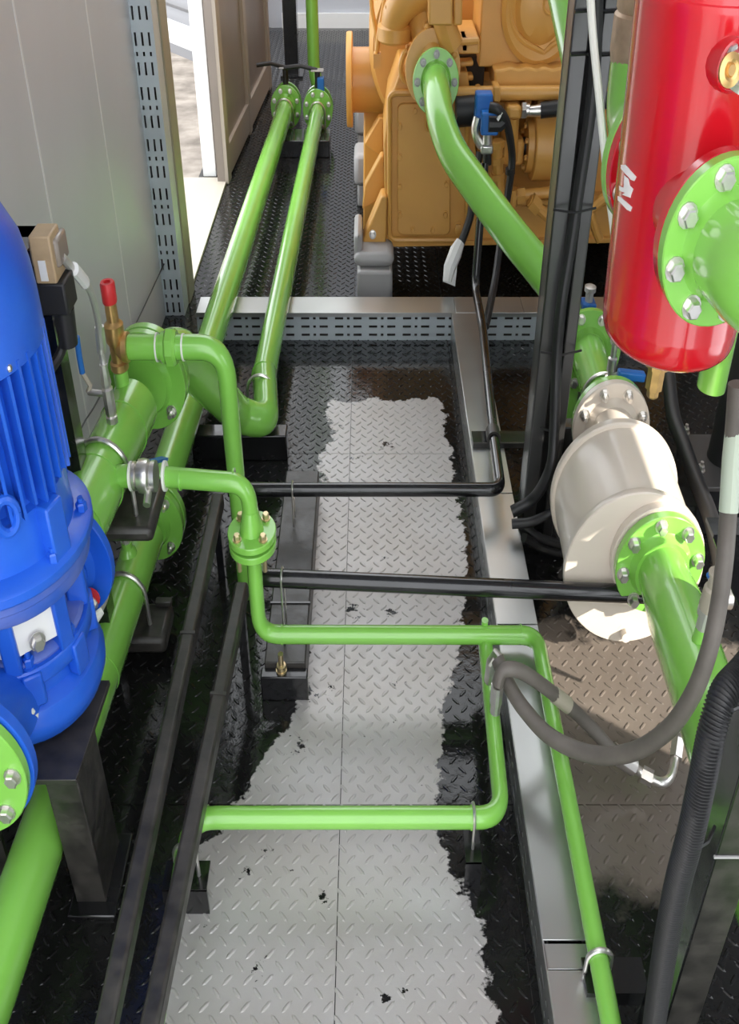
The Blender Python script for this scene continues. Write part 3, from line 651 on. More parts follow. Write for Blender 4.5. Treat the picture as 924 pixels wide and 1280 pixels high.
hp = [P(78, 322, Y=1.64), P(92, 338, Y=1.68), P(112, 362, Y=1.75), P(122, 398, Y=1.82), P(127, 440, Y=IY), P(132, 470, Y=IY)]
t = thing('braided_line', 'silver braided line from the tan switch down to a small isolating valve', 'hose', (hp[-1].x, IY, ZH+0.07))
build('hose', M().tube(smooth_path(hp), 0.0085, 10), SILV, t)
build('sleeve', M().tube(smooth_path([P(92, 336, Y=1.67), P(99, 344, Y=1.70), P(106, 353, Y=1.73)]), 0.0125, 10), WHITE, t)
zz = [P(130, y, Y=IY).z for y in (408, 440, 455, 466, 480, 505, 522)]; vxx = P(133, 480, Y=IY).x
build('ferrule', M().cyl(P(124, 408, Y=IY), P(127, 440, Y=IY), 0.012), STEEL, t)
build('isolating_valve', M().lathe((vxx, IY, zz[6]-0.03), (0,0,1), [(0.012, 0), (0.012, 0.02), (0.016, 0.02), (0.016, 0.034), (0.012, 0.036), (0.016, 0.045), (0.016, zz[4]-zz[6]+0.02), (0.011, zz[4]-zz[6]+0.024), (0.015, zz[4]-zz[6]+0.034), (0.012, zz[3]-zz[6]+0.03), (0.010, zz[2]-zz[6]+0.03)], 8), STEEL, t)
build('weldolet', M().cyl((vxx, IY, ZH+0.05), (vxx, IY, zz[6]-0.02), 0.016), GREEN, t)
kn = V((vxx, IY, (zz[4]+zz[5])/2)); hn = P(110, 490, Y=IY); build('valve_stem', M().cyl(kn, hn, 0.007), STEEL, t)
build('lever', M().tube([hn, P(113, 482, Y=IY), P(103, 466, Y=IY)], 0.006, 8), TANW, t)
build('lever_grip', M().tube([P(103, 466, Y=IY), P(99, 445, Y=IY), P(96, 421, Y=IY)], 0.008, 8), BVALVE, t)
t = thing('thin_wall_cable', 'thin pale cable hanging by the grey wall behind the motor', 'cable', (P(80, 500, X=-1.02).x, 2.0, 0.5))
build('cable', M().tube(smooth_path([P(76, 400, Y=1.70), P(74, 450, Y=1.74), P(86, 520, Y=1.85), P(100, 545, Y=1.9), P(116, 556, Y=1.9)]), 0.005, 8), SILV, t)
t = thing('black_wall_cable', 'thin black cable slanting along the grey wall towards the perforated upright', 'cable', (P(170, 380, X=-1.03).x, 2.6, 0.7))
build('cable', M().tube(smooth_path([P(92, 560, X=-1.02), P(104, 530, X=-1.02), P(125, 495, X=-1.02), P(172, 400, X=-1.02), P(205, 330, X=-1.02)]), 0.003, 6), RUBBER, t)

# earthing strap under the pump flange
t = thing('earth_lead', 'short white sleeved lead between the pump flange and the lower green pipe', 'cable', (P(120, 750, z=0.35).x, 1.5, 0.25))
build('sleeve', M().cyl(P(112, 782, z=0.36), P(125, 762, z=0.37), 0.013), TAPE, t)
build('lead', M().tube(smooth_path([P(124, 764, z=0.37), P(132, 745, z=0.37), P(133, 726, z=0.38)]), 0.009, 8), SILV, t)

# ------------------------------------------------------------------ cream drum between green flanges
ZA = 0.285
f0, f1 = P(791, 712, z=ZA), P(766, 617, z=ZA); ax = (f1-f0).normalized(); Ln = (f1-f0).length
t = thing('flame_arrester', 'fat cream drum lying on the floor between two green pipes', 'drum', ((f0.x+f1.x)/2, (f0.y+f1.y)/2, 0.08))
build('drum_body', M().lathe(f0, ax, [(0.188, 0.012), (0.188, Ln-0.01)], 64), CREAM, t)
build('front_cover', M().lathe(f0, ax, [(0.198, -0.006), (0.201, -0.003), (0.201, 0.012), (0.199, 0.016)], 64), CREAM, t)
build('rear_cover', M().lathe(f1, ax, [(0.196, -0.016), (0.200, -0.012), (0.200, 0.006), (0.196, 0.01)], 64), CREAM, t)
ff = P(822, 699, z=ZA+0.02); ff = V((ff.x, f0.y-0.032, P(822, 699, Y=f0.y-0.032).z)); ff.x = P(822, 699, Y=f0.y-0.032).x
build('front_neck', M().lathe(ff, ax, [(0.128, 0), (0.130, 0.002), (0.130, 0.022), (0.128, 0.024), (0.080, 0.025), (0.080, 0.06)], 48), CREAM, t)
bk = P(764, 537, Y=f1.y+0.19)
build('rear_neck', M().lathe(bk, -ax, [(0.075, 0), (0.072, 0.10), (0.10, 0.21)], 32), CREAM, t)
build('rear_flange', M().lathe(bk, -ax, [(0.126, -0.022), (0.128, -0.02), (0.128, -0.002), (0.126, 0), (0.09, 0.001), (0.08, 0.012), (0.075, 0.02)], 48), CREAM, t)
bolts(t, bk, -ax, 0.104, 8, math.pi/8, r=0.013, h=0.013, stud=0.014)
dg = P(782, 793, Y=f0.y-0.012)
build('drain_ear', M().lathe(dg, (0,-1,0), [(0.014, -0.02), (0.014, 0.012), (0.006, 0.013)], 14), CREAM, t)
build('support_foot', M().span((f0.x-0.04, f0.y+0.14, 0), (f0.x+0.04, f1.y-0.05, 0.11)), CREAM, t)
build('drain_gusset', M().prism([dg+V((-0.022, 0.006, 0.012)), dg+V((-0.004, 0.006, 0.04)), dg+V((0.012, 0.006, 0.0))], (0, 0.012, 0)), CREAM, t)
# pipe from the drum to the front right
R6 = 0.0735
dP = (P(890, 930, z=0.30)-V((ff.x, ff.y, 0.30))); dP.z = 0; dP.normalize()
t = thing('front_right_pipe', 'thick sunlit green pipe flanged to the front of the cream drum', 'pipe', (ff.x, ff.y-0.4, ff.z-0.08))
flange(t, ff+dP*0.024, dP, 0.125, 0.022, R6)
bolts(t, ff+dP*0.024, dP, 0.104, 8, 0.18, r=0.0135, h=0.018)
pe = ff+dP*1.7
build('pipe_run', M().tube([ff+dP*0.02, ff+dP*0.16, ff+dP*0.17, V((pe.x, pe.y, pe.z-0.02))], R6, 36, rads=[0.064, R6, R6+0.002, R6+0.004]), GREEN, t)
gs = P(872, 800, z=ff.z+0.07)
build('gauge_stub', M().cyl(gs-V((0,0,0.03)), gs+V((0.004,0,0.035)), 0.017, 0.014), GREEN, t)
build('stub_ferrule', M().lathe(gs+V((0.004,0,0.03)), (0.03, -0.02, 1), [(0.015, 0), (0.015, 0.03), (0.021, 0.032), (0.021, 0.045)], 12), SILV, t)
build('stub_fitting', M().lathe(gs+V((0.006,-0.001,0.07)), (0.03, -0.02, 1), [(0.019, 0), (0.022, 0.01), (0.021, 0.05), (0.016, 0.055), (0.016, 0.07), (0.020, 0.072), (0.020, 0.085)], 12), TANW, t)
build('stub_lever', M().tube([gs+V((0.01, 0, 0.16)), P(893, 737, Y=gs.y), P(886, 718, Y=gs.y)], 0.006, 8), BVALVE, t)
# rear pipe behind the drum
t = thing('rear_right_pipe', 'green pipe with two flanges behind the cream drum, held by a u-bolt', 'pipe', (bk.x, bk.y+0.2, bk.z-0.08))
dR = (P(735, 440, Y=bk.y+0.46)-bk).normalized()
flange(t, bk+ax*0.045, ax, 0.126, 0.022, 0.062)
rq = bk+dR*0.46
build('pipe_run', M().tube([bk+ax*0.03, rq], 0.064, 32), GREEN, t)
flange(t, rq, -dR, 0.125, 0.022, 0.064)
bolts(t, rq, -dR, 0.104, 8, math.pi/8, r=0.013)
tt = thing('rear_pipe_bracket', 'black bracket with bright u-bolt over the green pipe behind the drum', 'bracket', (bk.x-0.02, bk.y+0.17, 0))
uq = bk+dR*0.17; ubolt(tt, uq, dR, 0.064, 0.006, 0.11)
build('bracket', M().span((uq.x-0.14, uq.y-0.02, 0), (uq.x+0.14, uq.y+0.03, uq.z-0.075)), BLACK, tt, bevel=0.003)
q = P(763, 470, Y=bk.y+0.14)
t = thing('instrument_valve', 'small bright needle valve on the green pipe under the red vessel', 'valve', (q.x, q.y, q.z-0.04))
build('body', M().lathe(q-V((0,0,0.05)), (0,0,1), [(0.013, 0), (0.013, 0.03), (0.018, 0.03), (0.018, 0.05), (0.011, 0.052), (0.011, 0.065), (0.016, 0.066), (0.016, 0.10), (0.010, 0.104), (0.009, 0.16)], 10), STEEL, t)
h0, h1 = P(772, 467, Y=bk.y+0.10), P(806, 471, Y=bk.y+0.10)
build('lever', M().bar(h0, h1, 0.026, 0.024), BVALVE, t, bevel=0.005)
build('lever_arm', M().cyl(q+V((0,0,0.0)), h0, 0.005), STEEL, t)
g0 = P(735, 385, Y=3.25)
t = thing('blue_cock', 'small blue-bodied cock with clear cap on the far green flange', 'valve', (g0.x, g0.y, g0.z))
build('body', M().span((g0.x-0.03, 3.22, P(735, 394, Y=3.25).z), (g0.x+0.03, 3.28, P(735, 376, Y=3.25).z)), BVALVE, t, bevel=0.004)
build('cap', M().lathe((g0.x, 3.25, P(735, 376, Y=3.25).z), (0,0,1), [(0.018, 0), (0.018, 0.03), (0.026, 0.035), (0.026, 0.05), (0.012, 0.056)], 12), SILV, t)
build('stem', M().cyl((g0.x, 3.25, 0.0), (g0.x, 3.25, P(735, 392, Y=3.25).z), 0.02), GREEN, t)
# black curved pipe right of drum, equipment foot with round column
t = thing('curved_black_hose', 'black hose curving past the right side of the cream drum', 'hose', (P(870, 620, z=0.25).x, 2.3, 0.1))
build('hose', M().tube(smooth_path([P(836, 470, z=0.30), P(842, 520, z=0.28), P(856, 560, z=0.27), P(872, 605, z=0.27), P(888, 645, z=0.27), P(898, 685, z=0.27), P(903, 720, z=0.26)]), 0.024, 16), RUBBER, t)
t = thing('round_column', 'round black column on a bolted base plate at the right', 'column', (P(905, 560, z=0.16).x, P(905, 560, z=0.16).y, 0))
cb = P(905, 572, z=0.16)
build('base_block', M().span((cb.x-0.13, cb.y-0.13, 0), (cb.x+0.25, cb.y+0.11, 0.145)), BLACK, t, bevel=0.004)
build('base_plate', M().span((cb.x-0.14, cb.y-0.14, 0.145), (cb.x+0.26, cb.y+0.12, 0.16)), new_mat('dark_grey_plate', (0.06, 0.057, 0.055), 0.4), t, bevel=0.003)
build('column_tube', M().lathe((cb.x, cb.y, 0.16), (0,0,1), [(0.060, 0), (0.058, 0.012), (0.058, 1.1)], 32), RUBBER, t)
for px, py in ((857, 541), (876, 588)): q = P(px, py, z=0.16); build('bolt', M().bolt(q, (0,0,1), 0.012, 0.014, 0.01), STEEL, t)
t = thing('drop_pipe', 'short open-ended green pipe hanging down behind the red vessel', 'pipe', (P(893, 480, Y=2.1).x, 2.1, P(889, 484, Y=2.1).z))
q = P(889, 484, Y=2.1)
build('pipe_run', M().lathe(q, (0,0,1), [(0.036, 0.05), (0.036, 0), (0.042, 0), (0.042, 0.9)], 28), GREEN, t)

# ------------------------------------------------------------------ tall black column with cables
ca, cc = P(656, 600, Y=2.2), P(722, 100, Y=2.2); cx0 = 0.545; cx1 = P(770, 30, Y=2.2).x
t = thing('tall_black_column', 'tall glossy black channel column standing between the cable tray and red vessel', 'column', ((cx0+cx1)/2, 2.26, 0))
build('web', M().span((cx0, 2.27, 0), (cx1, 2.285, 2.6)), COLBLK, t)
build('column_flange', M().span((cx0, 2.20, 0), (cx0+0.010, 2.28, 2.6)), COLBLK, t, bevel=0.003)
build('column_flange', M().span((cx1-0.010, 2.20, 0), (cx1, 2.28, 2.6)), COLBLK, t, bevel=0.003)
build('column_flange', M().span((cx0, 2.20, 0), (cx0+0.046, 2.212, 2.6)), COLBLK, t, bevel=0.003)
build('column_flange', M().span((cx1-0.036, 2.20, 0), (cx1, 2.212, 2.6)), COLBLK, t, bevel=0.003)
for py in (14, 68):
    q = P(745, py, Y=2.2); build('weld_bead', M().tube([(cx0, 2.197, q.z), (cx0+0.04, 2.196, q.z+0.002), (cx1-0.03, 2.196, q.z), (cx1, 2.197, q.z+0.001)], 0.004, 6), BLACK, t)
build('base_plate', M().span((cx0-0.03, 2.16, 0), (cx1+0.06, 2.34, 0.015)), BLACK, t)
t = thing('column_cable', 'black cable running down the tall black column and curling at its foot', 'cable', (cx0+0.05, 2.18, 0))
cpts = [P(747, -40, Y=2.19), P(745, 60, Y=2.19), P(738, 140, Y=2.185), P(725, 230, Y=2.185), P(713, 310, Y=2.18), P(702, 380, Y=2.17), P(696, 450, Y=2.17), P(693, 540, Y=2.13), P(688, 585, Y=2.10), P(668, 622, z=0.20), P(640, 640, z=0.16)]
build('cable', M().tube(smooth_path(cpts), 0.0165, 14), RUBBER, t)
for py, pxa, pxb in ((262, 692, 745), (440, 676, 727), (535, 676, 700)):
    build('cable_tie', M().tube([P(pxa, py, Y=2.19), P((pxa+pxb)/2, py+4, Y=2.165), P(pxb, py-2, Y=2.19)], 0.003, 6), RUBBER, t)
for i, (lab, pp) in enumerate((('black cable looping on the floor, topmost loop behind the cream drum', [P(640, 655, z=0.15), P(665, 652, z=0.16), P(690, 640, z=0.19), P(708, 625, z=0.2)]),
        ('black cable looping on the floor, middle loop behind the cream drum', [P(650, 656, z=0.12), P(675, 672, z=0.09), P(705, 682, z=0.06), P(730, 690, z=0.05)]),
        ('black cable looping on the floor, lowest loop behind the cream drum', [P(655, 672, z=0.12), P(676, 684, z=0.06), P(700, 690, z=0.04), P(725, 692, z=0.03)]))):
    q = thing('floor_cable', lab, 'cable', (pp[1].x, pp[1].y, 0), 'cables at the foot of the black column'); build('cable', M().tube(smooth_path(pp), 0.013, 12), RUBBER, q)
q0_, q1_ = P(592, 556, z=0.125), P(664, 556, z=0.125)
t = thing('tray_crossbar', 'short black angle bar bridging the cable tray to the tall column', 'bracket', ((q0_.x+q1_.x)/2, q0_.y, 0.1))
yb_ = P(630, 550, z=0.125).y; build('angle_top', M().span((q0_.x, yb_-0.01, 0.118), (q1_.x+0.01, yb_+0.05, 0.124)), BLACK, t)
build('angle_face', M().span((q0_.x, yb_-0.016, 0.108), (q1_.x+0.01, yb_-0.01, 0.124)), BLACKM, t)
t = thing('capillary_tube', 'thin white capillary tube hanging beside the red vessel', 'tube', (P(752, 200, Y=1.7).x, 1.7, 1.0))
build('tube', M().tube(smooth_path([P(737, -30, Y=1.72), P(741, 40, Y=1.72), P(748, 110, Y=1.7), P(754, 170, Y=1.68), P(760, 230, Y=1.66), P(767, 285, Y=1.66), P(770, 330, Y=1.68)]), 0.0085, 10), TAPE, t)

# ------------------------------------------------------------------ red vessel
VY = 1.42; vl, vr = P(756, 405, Y=VY), P(916, 395, Y=VY); VX = (vl.x+vr.x)/2; VR = (vr.x-vl.x)/2
zbm = P(757, 413, Y=VY).z-0.012; LEAN = V((-0.045, 0, 1))
def vx_at(z): return VX+LEAN.x*(z-zbm)
t = thing('red_vessel', 'upright glossy red cylindrical vessel with a domed bottom', 'vessel', (VX, VY, zbm))
prof = [(0.001, -0.012), (VR*0.45, -0.010), (VR*0.75, -0.003), (VR*0.9, 0.004), (VR*0.965, 0.012), (VR*0.992, 0.022), (VR, 0.034), (VR*1.004, 0.045), (VR*1.004, 0.049), (VR, 0.052), (VR, P(800, 18, Y=VY-VR).z-zbm-0.006)]
zt_ = P(830, 15, Y=VY-VR).z-zbm
prof += [(VR*1.012, zt_-0.004), (VR*1.012, zt_+0.004), (VR, zt_+0.006), (VR, zt_+0.05), (VR*0.93, zt_+0.09), (VR*0.7, zt_+0.12), (0.001, zt_+0.135)]
build('shell', M().lathe((VX, VY, zbm), LEAN, prof, 72), RED, t)
nd = V((0.10, -1, 0)).normalized(); nc = P(907, 307, Y=1.20)
base_ = V((VX, VY, nc.z)); 
build('front_nozzle', M().tube([nc+V((-0.02, 0.16, 0)), nc+nd*-0.02], 0.063, 32), RED, t)
build('nozzle_flange', M().lathe(nc-nd*0.022, nd, [(0.102, -0.02), (0.104, -0.018), (0.104, -0.002), (0.102, 0)], 56), RED, t)
dr = P(820, 468, Y=VY)
build('drain_boss', M().lathe((dr.x, VY, zbm-0.02), (0,0,1), [(0.026, -0.004), (0.033, 0), (0.034, 0.03)], 20), BRASS, t)
build('drain_plug', M().lathe((dr.x, VY, P(820, 496, Y=VY).z), (0,0,1), [(0.010, 0), (0.013, 0.004), (0.013, 0.014), (0.018, 0.016), (0.018, 0.05), (0.024, 0.052), (0.024, 0.085)], 8), BRASS, t)
bo = P(908, 78, Y=VY-VR+0.01)
build('side_boss', M().lathe(bo, (0.25, -1, 0), [(0.034, -0.02), (0.030, 0.02), (0.027, 0.022)], 20), RED, t)
# arrow mark and bars
def on_shell(x, y):
    best = None
    for k in range(120):
        a_ = VY-VR+(VR+0.03)*k/119; q = P(x, y, Y=a_); r2 = math.hypot(q.x-vx_at(q.z), q.y-VY)
        if r2 <= VR: return q
        if best is None or r2 < best[0]: best = (r2, q)
    return best[1]
from mathutils.geometry import tessellate_polygon
def mark(nm, poly):
    """White print lying on the curved shell, in small triangles."""
    m_ = M(); n = 4
    def lift(x, y):
        q = on_shell(x, y); c_ = vx_at(q.z); r_ = V((q.x-c_, q.y-VY, 0)).normalized()*(VR+0.0012); return (c_+r_.x, VY+r_.y, q.z)
    for tri in tessellate_polygon([[V((x, y, 0)) for x, y in poly]]):
        a_, b_, c_ = (V((*poly[k], 0)) for k in tri); idx = {}
        vs = []
        for i in range(n+1):
            for j in range(n+1-i): idx[i, j] = len(vs); p_ = a_+(b_-a_)*i/n+(c_-a_)*j/n; vs.append(lift(p_.x, p_.y))
        fs = []
        for i in range(n):
            for j in range(n-i):
                fs.append((idx[i, j], idx[i+1, j], idx[i, j+1]))
                if i+j < n-1: fs.append((idx[i+1, j], idx[i+1, j+1], idx[i, j+1]))
        m_.add(vs, fs)
    o = build(nm, m_, PRINT, t); solid(o, 0.0008); return o
PRINT = new_mat('white_print', (0.85, 0.82, 0.80), 0.5)
mark('mark_bar', [(777.5, 206), (783, 206), (796.5, 221), (794, 226), (790, 224.5), (777.5, 211)])
mark('mark_bar', [(773.5, 245), (777.5, 246.5), (791, 258.5), (789.5, 264), (785, 262), (773.5, 250)])
mark('mark_arrow', [(781.5, 219), (787, 224), (788.5, 232), (792.5, 236), (789, 247), (779, 243), (782.5, 241), (775.5, 238), (775, 232), (781, 235)])
# left-rear nozzle of the vessel with green elbow and bronze valve
rn = P(816, 200, Y=1.62)
rnd = V((-0.25, 1, 0)).normalized()
build('rear_nozzle', M().tube([(VX, VY+0.08, rn.z), rn-rnd*0.02], 0.06, 28), RED, t)
build('rear_nozzle_flange', M().lathe(rn, rnd, [(0.106, -0.02), (0.108, -0.018), (0.108, -0.002), (0.106, 0)], 48), RED, t)
bolts(t, rn-rnd*0.021, -rnd, 0.09, 8, math.pi/8, r=0.012, stud=0.008)
t = thing('needle_valve', 'small steel valve with a round brass disc on the red vessel', 'valve', (bo.x, bo.y-0.04, bo.z-0.03))
b2 = bo+V((0.008, -0.022, 0))
build('body', M().lathe(b2, (0.25, -1, 0), [(0.024, 0), (0.026, 0.004), (0.026, 0.018), (0.018, 0.02), (0.018, 0.032)], 8), STEEL, t)
bq = P(911, 87, Y=VY-VR-0.045)
build('brass_disc', M().lathe(bq, (0.2, -1, 0.15), [(0.017, 0), (0.019, 0.002), (0.019, 0.006), (0.012, 0.008), (0.008, 0.006), (0.006, 0.009)], 20), BRASS, t)
build('bail', M().tube(smooth_path([bq+V((0, 0, 0.018)), P(911, 70, Y=VY-VR-0.045), P(914, 62, Y=VY-VR-0.04), P(920, 58, Y=VY-VR-0.035)]), 0.004, 8), STEEL, t)
t = thing('vessel_outlet_elbow', 'green flanged elbow bolted on the front nozzle of the red vessel', 'pipe', (nc.x, nc.y, nc.z-0.1))
flange(t, nc, nd, 0.105, 0.021, 0.06)
bolts(t, nc, nd, 0.085, 8, 0.30, r=0.0125, h=0.014)
el = bend([nc, nc+nd*0.13, nc+nd*0.14+V((0.22, -0.01, -0.03)), nc+nd*0.14+V((0.5, 0.0, -0.10))], [0.12, 0.02])
build('elbow', M().tube(el, 0.062, 36), GREEN, t)
q = nc+nd*0.14+V((0.075, -0.008, -0.012)); build('clamp_ring', M().lathe(q, (1, 0, -0.12), [(0.064, 0), (0.067, 0.002), (0.067, 0.018), (0.064, 0.02)], 36), STEEL, t)
t = thing('vessel_inlet_elbow', 'green elbow rising behind the red vessel to the bronze valve', 'pipe', (rn.x, rn.y+0.1, rn.z-0.1))
flange(t, rn+rnd*0.021, rnd, 0.108, 0.02, 0.058)
tp = P(796, 57, Y=1.80)
build('elbow', M().tube(bend([rn+rnd*0.01, V((tp.x, rn.y+0.17, rn.z+0.01)), V((tp.x, rn.y+0.18, tp.z))], 0.13), 0.052, 28), GREEN, t)
bv = V((tp.x, rn.y+0.18, tp.z-0.005))
t = thing('bronze_valve', 'pale bronze valve body above the green elbow, beside the red vessel top', 'valve', (bv.x, bv.y, bv.z))
build('body', M().lathe(bv, (0,0,1), [(0.052, -0.02), (0.056, 0), (0.056, 0.05), (0.050, 0.055), (0.053, 0.06), (0.053, 0.15), (0.046, 0.17), (0.046, 0.3)], 24), PALEBRASS, t)
lq = V((bv.x+0.034, bv.y-0.05, bv.z-0.06)); build('tag_plate', M().box(lq, (0.03, 0.004, 0.05)), BVALVE, t)

# ------------------------------------------------------------------ hoses and fittings at the right of the tray
ZF = ZL+0.02
s1 = P(618, 892, z=ZF)
t = thing('hose_valve', 'bright swivel fitting on the lower green loop beside the cable tray', 'fitting', (s1.x, s1.y, ZL+0.02))
xx_ = s1.x
build('stub', M().cyl((xx_, s1.y, ZL), (xx_, s1.y+0.02, ZL+0.06), 0.013), GREEN, t)
f1a, f1b = P(619, 890, z=0.20), P(622, 856, z=0.27)
build('ferrule', M().tube([f1a, f1a.lerp(f1b, 0.35), f1a.lerp(f1b, 0.36), f1b], 0.012, 12, rads=[0.013, 0.013, 0.016, 0.016]), STEEL, t)
s2a, s2b = P(611, 850, z=0.17), P(614, 828, z=0.24)
build('second_ferrule', M().tube([s2a, s2b, P(620, 818, z=0.26), P(626, 826, z=0.26)], 0.013, 12), STEEL, t)
t = thing('short_hose', 'short grey hose ending at the bright elbow fitting on the floor', 'hose', (P(710, 890, z=0.2).x, 1.55, 0.1))
build('hose', M().tube(smooth_path([f1b, P(629, 838, z=0.30), P(648, 838, z=0.30), P(672, 852, z=0.27), P(708, 880, z=0.20), P(738, 908, z=0.14), P(765, 938, z=0.09)]), 0.0155, 14), GREYRUB, t)
build('sleeve', M().tube([P(693, 868, z=0.228), P(711, 882, z=0.196)], 0.0175, 14), TANW, t)
h0 = P(766, 940, z=0.09)
t = thing('elbow_fitting', 'bright bent steel hose fitting resting on the tread plate', 'fitting', (P(830, 975, z=0.04).x, P(830, 975, z=0.04).y, 0))
build('ferrule', M().tube([h0, P(792, 958, z=0.055)], 0.021, 12), STEEL, t)
build('bent_tube', M().tube(smooth_path([P(790, 957, z=0.055), P(808, 970, z=0.05), P(826, 978, z=0.05), P(838, 972, z=0.05), P(844, 950, z=0.055), P(848, 925, z=0.07), P(848, 905, z=0.11)]), 0.011, 12), STEEL, t)
build('nut', M().tube([P(803, 967, z=0.05), P(816, 974, z=0.05)], 0.018, 6), STEEL, t)
build('nut', M().tube([P(845, 948, z=0.056), P(848, 925, z=0.07)], 0.018, 6), STEEL, t)
t = thing('long_hose', 'long grey hose sweeping in front of the sunlit green pipe up to the right', 'hose', (P(750, 945, z=0.25).x, 1.35, 0.15))
hp = [P(622, 824, z=0.27), P(634, 852, z=0.25), P(655, 886, z=0.23), P(690, 922, z=0.22), P(740, 943, z=0.24), P(790, 940, z=0.30), P(835, 912, z=0.40), P(866, 868, z=0.50), P(886, 815, z=0.58), P(899, 755, z=0.65), P(907, 690, z=0.72), P(912, 620, z=0.78), P(916, 560, z=0.85), P(922, 480, z=0.95)]
build('hose', M().tube(smooth_path(hp), 0.0175, 16), GREYRUB, t)
build('sleeve', M().tube([P(911, 640, z=0.765), P(915, 575, z=0.835), P(919, 535, z=0.88)], 0.019, 14), new_mat('pale_green_sleeve', (0.48, 0.55, 0.44), 0.5), t)

# ------------------------------------------------------------------ near right post, conduit, brackets
NY = 0.80
pL = P(894, 1070, Y=NY); pm = P(858, 1210, Y=NY)
t = thing('near_right_post', 'black angle post rising at the lower right in front of the green pipe', 'post', (pL.x+0.05, NY, 0))
x0_, x1_ = pL.x, P(909, 1160, Y=NY).x+0.005
build('front_face', M().span((x0_, NY, 0), (x1_, NY+0.008, 1.02)), BLACKM, t, bevel=0.001)
build('side_face', M().span((x0_, NY, 0), (x0_+0.006, NY+0.085, 1.02)), BLACK, t, bevel=0.001)
build('end_plate', M().span((x0_-0.005, NY-0.01, 0), (x1_+0.02, NY+0.10, 0.01)), BLACK, t)
zj = P(905, 1070, Y=NY).z
build('cross_strip', M().span((x0_-0.002, NY-0.002, zj-0.003), (x1_+0.002, NY+0.001, zj+0.001)), GREYCAST, t)
gp = [P(889, 662, z=0.62), P(924, 656, z=0.62), P(960, 770, z=0.62), P(920, 752, z=0.62)]
t = thing('gusset_plate', 'dark triangular gusset plate jutting in at the right beside the grey hose', 'plate', (gp[1].x, gp[1].y, 0.4))
yg = P(905, 660, z=0.62).y
ga, gb, gc = P(888, 662, Y=yg), P(975, 662, Y=yg), P(975, 860, Y=yg)
build('plate', M().prism([ga, gb, gc, P(916, 742, Y=yg)], (0, 0.012, 0)), BLACK, t, bevel=0.001)
build('shelf_edge', M().span((ga.x, yg-0.02, ga.z-0.004), (gb.x+0.2, yg+0.03, ga.z+0.004)), BLACK, t)
t = thing('corrugated_conduit', 'corrugated black conduit tied along the near right post', 'conduit', (P(850, 1100, Y=NY).x, NY-0.03, 0))
cpts = smooth_path([P(960, 800, Y=NY+0.10), P(930, 838, Y=NY+0.06), P(905, 868, Y=NY+0.02), P(890, 915, Y=NY-0.005), P(878, 975, Y=NY-0.02), P(864, 1040, Y=NY-0.03), P(846, 1110, Y=NY-0.03), P(831, 1190, Y=NY-0.03), P(818, 1280, Y=NY-0.03), P(806, 1380, Y=NY-0.03)], 60)
Lc = [0.0]
for i in range(1, len(cpts)): Lc.append(Lc[-1]+(cpts[i]-cpts[i-1]).length)
npt = int(Lc[-1]/0.0011); cp2 = []; j = 0
for k in range(npt):
    s_ = Lc[-1]*k/(npt-1)
    while j < len(Lc)-2 and Lc[j+1] < s_: j += 1
    cp2.append(cpts[j].lerp(cpts[j+1], (s_-Lc[j])/max(Lc[j+1]-Lc[j], 1e-9)))
build('corrugated_tube', M().tube(cp2, 0.02, 14, rads=[0.0205 if (k % 4) in (0, 1) else 0.0180 for k in range(npt)]), RUBBER, t, sharp=60)
for py, px in ((880, 906), (1052, 862)):
    q = P(px, py, Y=NY-0.02); build('cable_tie', M().tube([q+V((0.0, -0.02, 0.012)), q+V((0.03, 0.0, 0.0)), q+V((0.055, 0.03, -0.012))], 0.0028, 6), RUBBER, t)
q0_ = P(731, 1222, z=0.12); q1_ = P(815, 1222, z=0.12)
t = thing('post_bracket', 'black angle bracket with bright u-bolt holding the green pipe near the post', 'bracket', ((q0_.x+q1_.x)/2, q0_.y, 0))
build('angle_top', M().span((q0_.x, q0_.y-0.02, 0.114), (x0_+0.03, q0_.y+0.035, 0.120)), BLACK, t)
build('angle_face', M().span((q0_.x, q0_.y-0.026, 0.085), (x0_+0.03, q0_.y-0.02, 0.120)), BLACK, t)
ubolt(t, (fin.x, q0_.y+0.012, ZC), (fin.x-xr_, fin.y-YC, 0), Rs, 0.005, 0.05)

# ------------------------------------------------------------------ yellow engine
EY = 3.85
def E(x, y, Yv=EY): return P(x, y, Y=Yv)
eb = E(600, 306)
t = thing('gas_engine', 'large yellow gas engine filling the far end of the room', 'engine', (0.8, 4.421, 0.0))
ENG = t
def slab(nm, poly, Yf, depth, mat=YELLOW, bev=0.006): return build(nm, M().prism([E(x, y, Yf) for x, y in poly], (0, depth, 0)), mat, t, bevel=bev)
xr2 = 1.85
# main block
build('block', M().span((E(592, 300, 4.006).x, 4.071, E(600, 310).z), (xr2, 7.2, E(600, 100, 4.071).z)), YELLOW, t, bevel=0.01)
build('upper_block', M().span((E(585, 60, 4.237).x, 4.191, E(600, 110, 4.191).z), (xr2, 7.2, 2.3)), YELLOW, t, bevel=0.01)
slab('front_housing', [(482, 306), (596, 306), (596, 200), (585, 90), (500, 90), (486, 130), (480, 180)], EY, 0.9)
build('flywheel_case', M().lathe((E(540, 60, 4.144).x, 4.191, E(540, 60, 4.191).z), (0,1,0), [(0.30, 0), (0.32, 0.02), (0.32, 0.5)], 48), YELLOW, t)
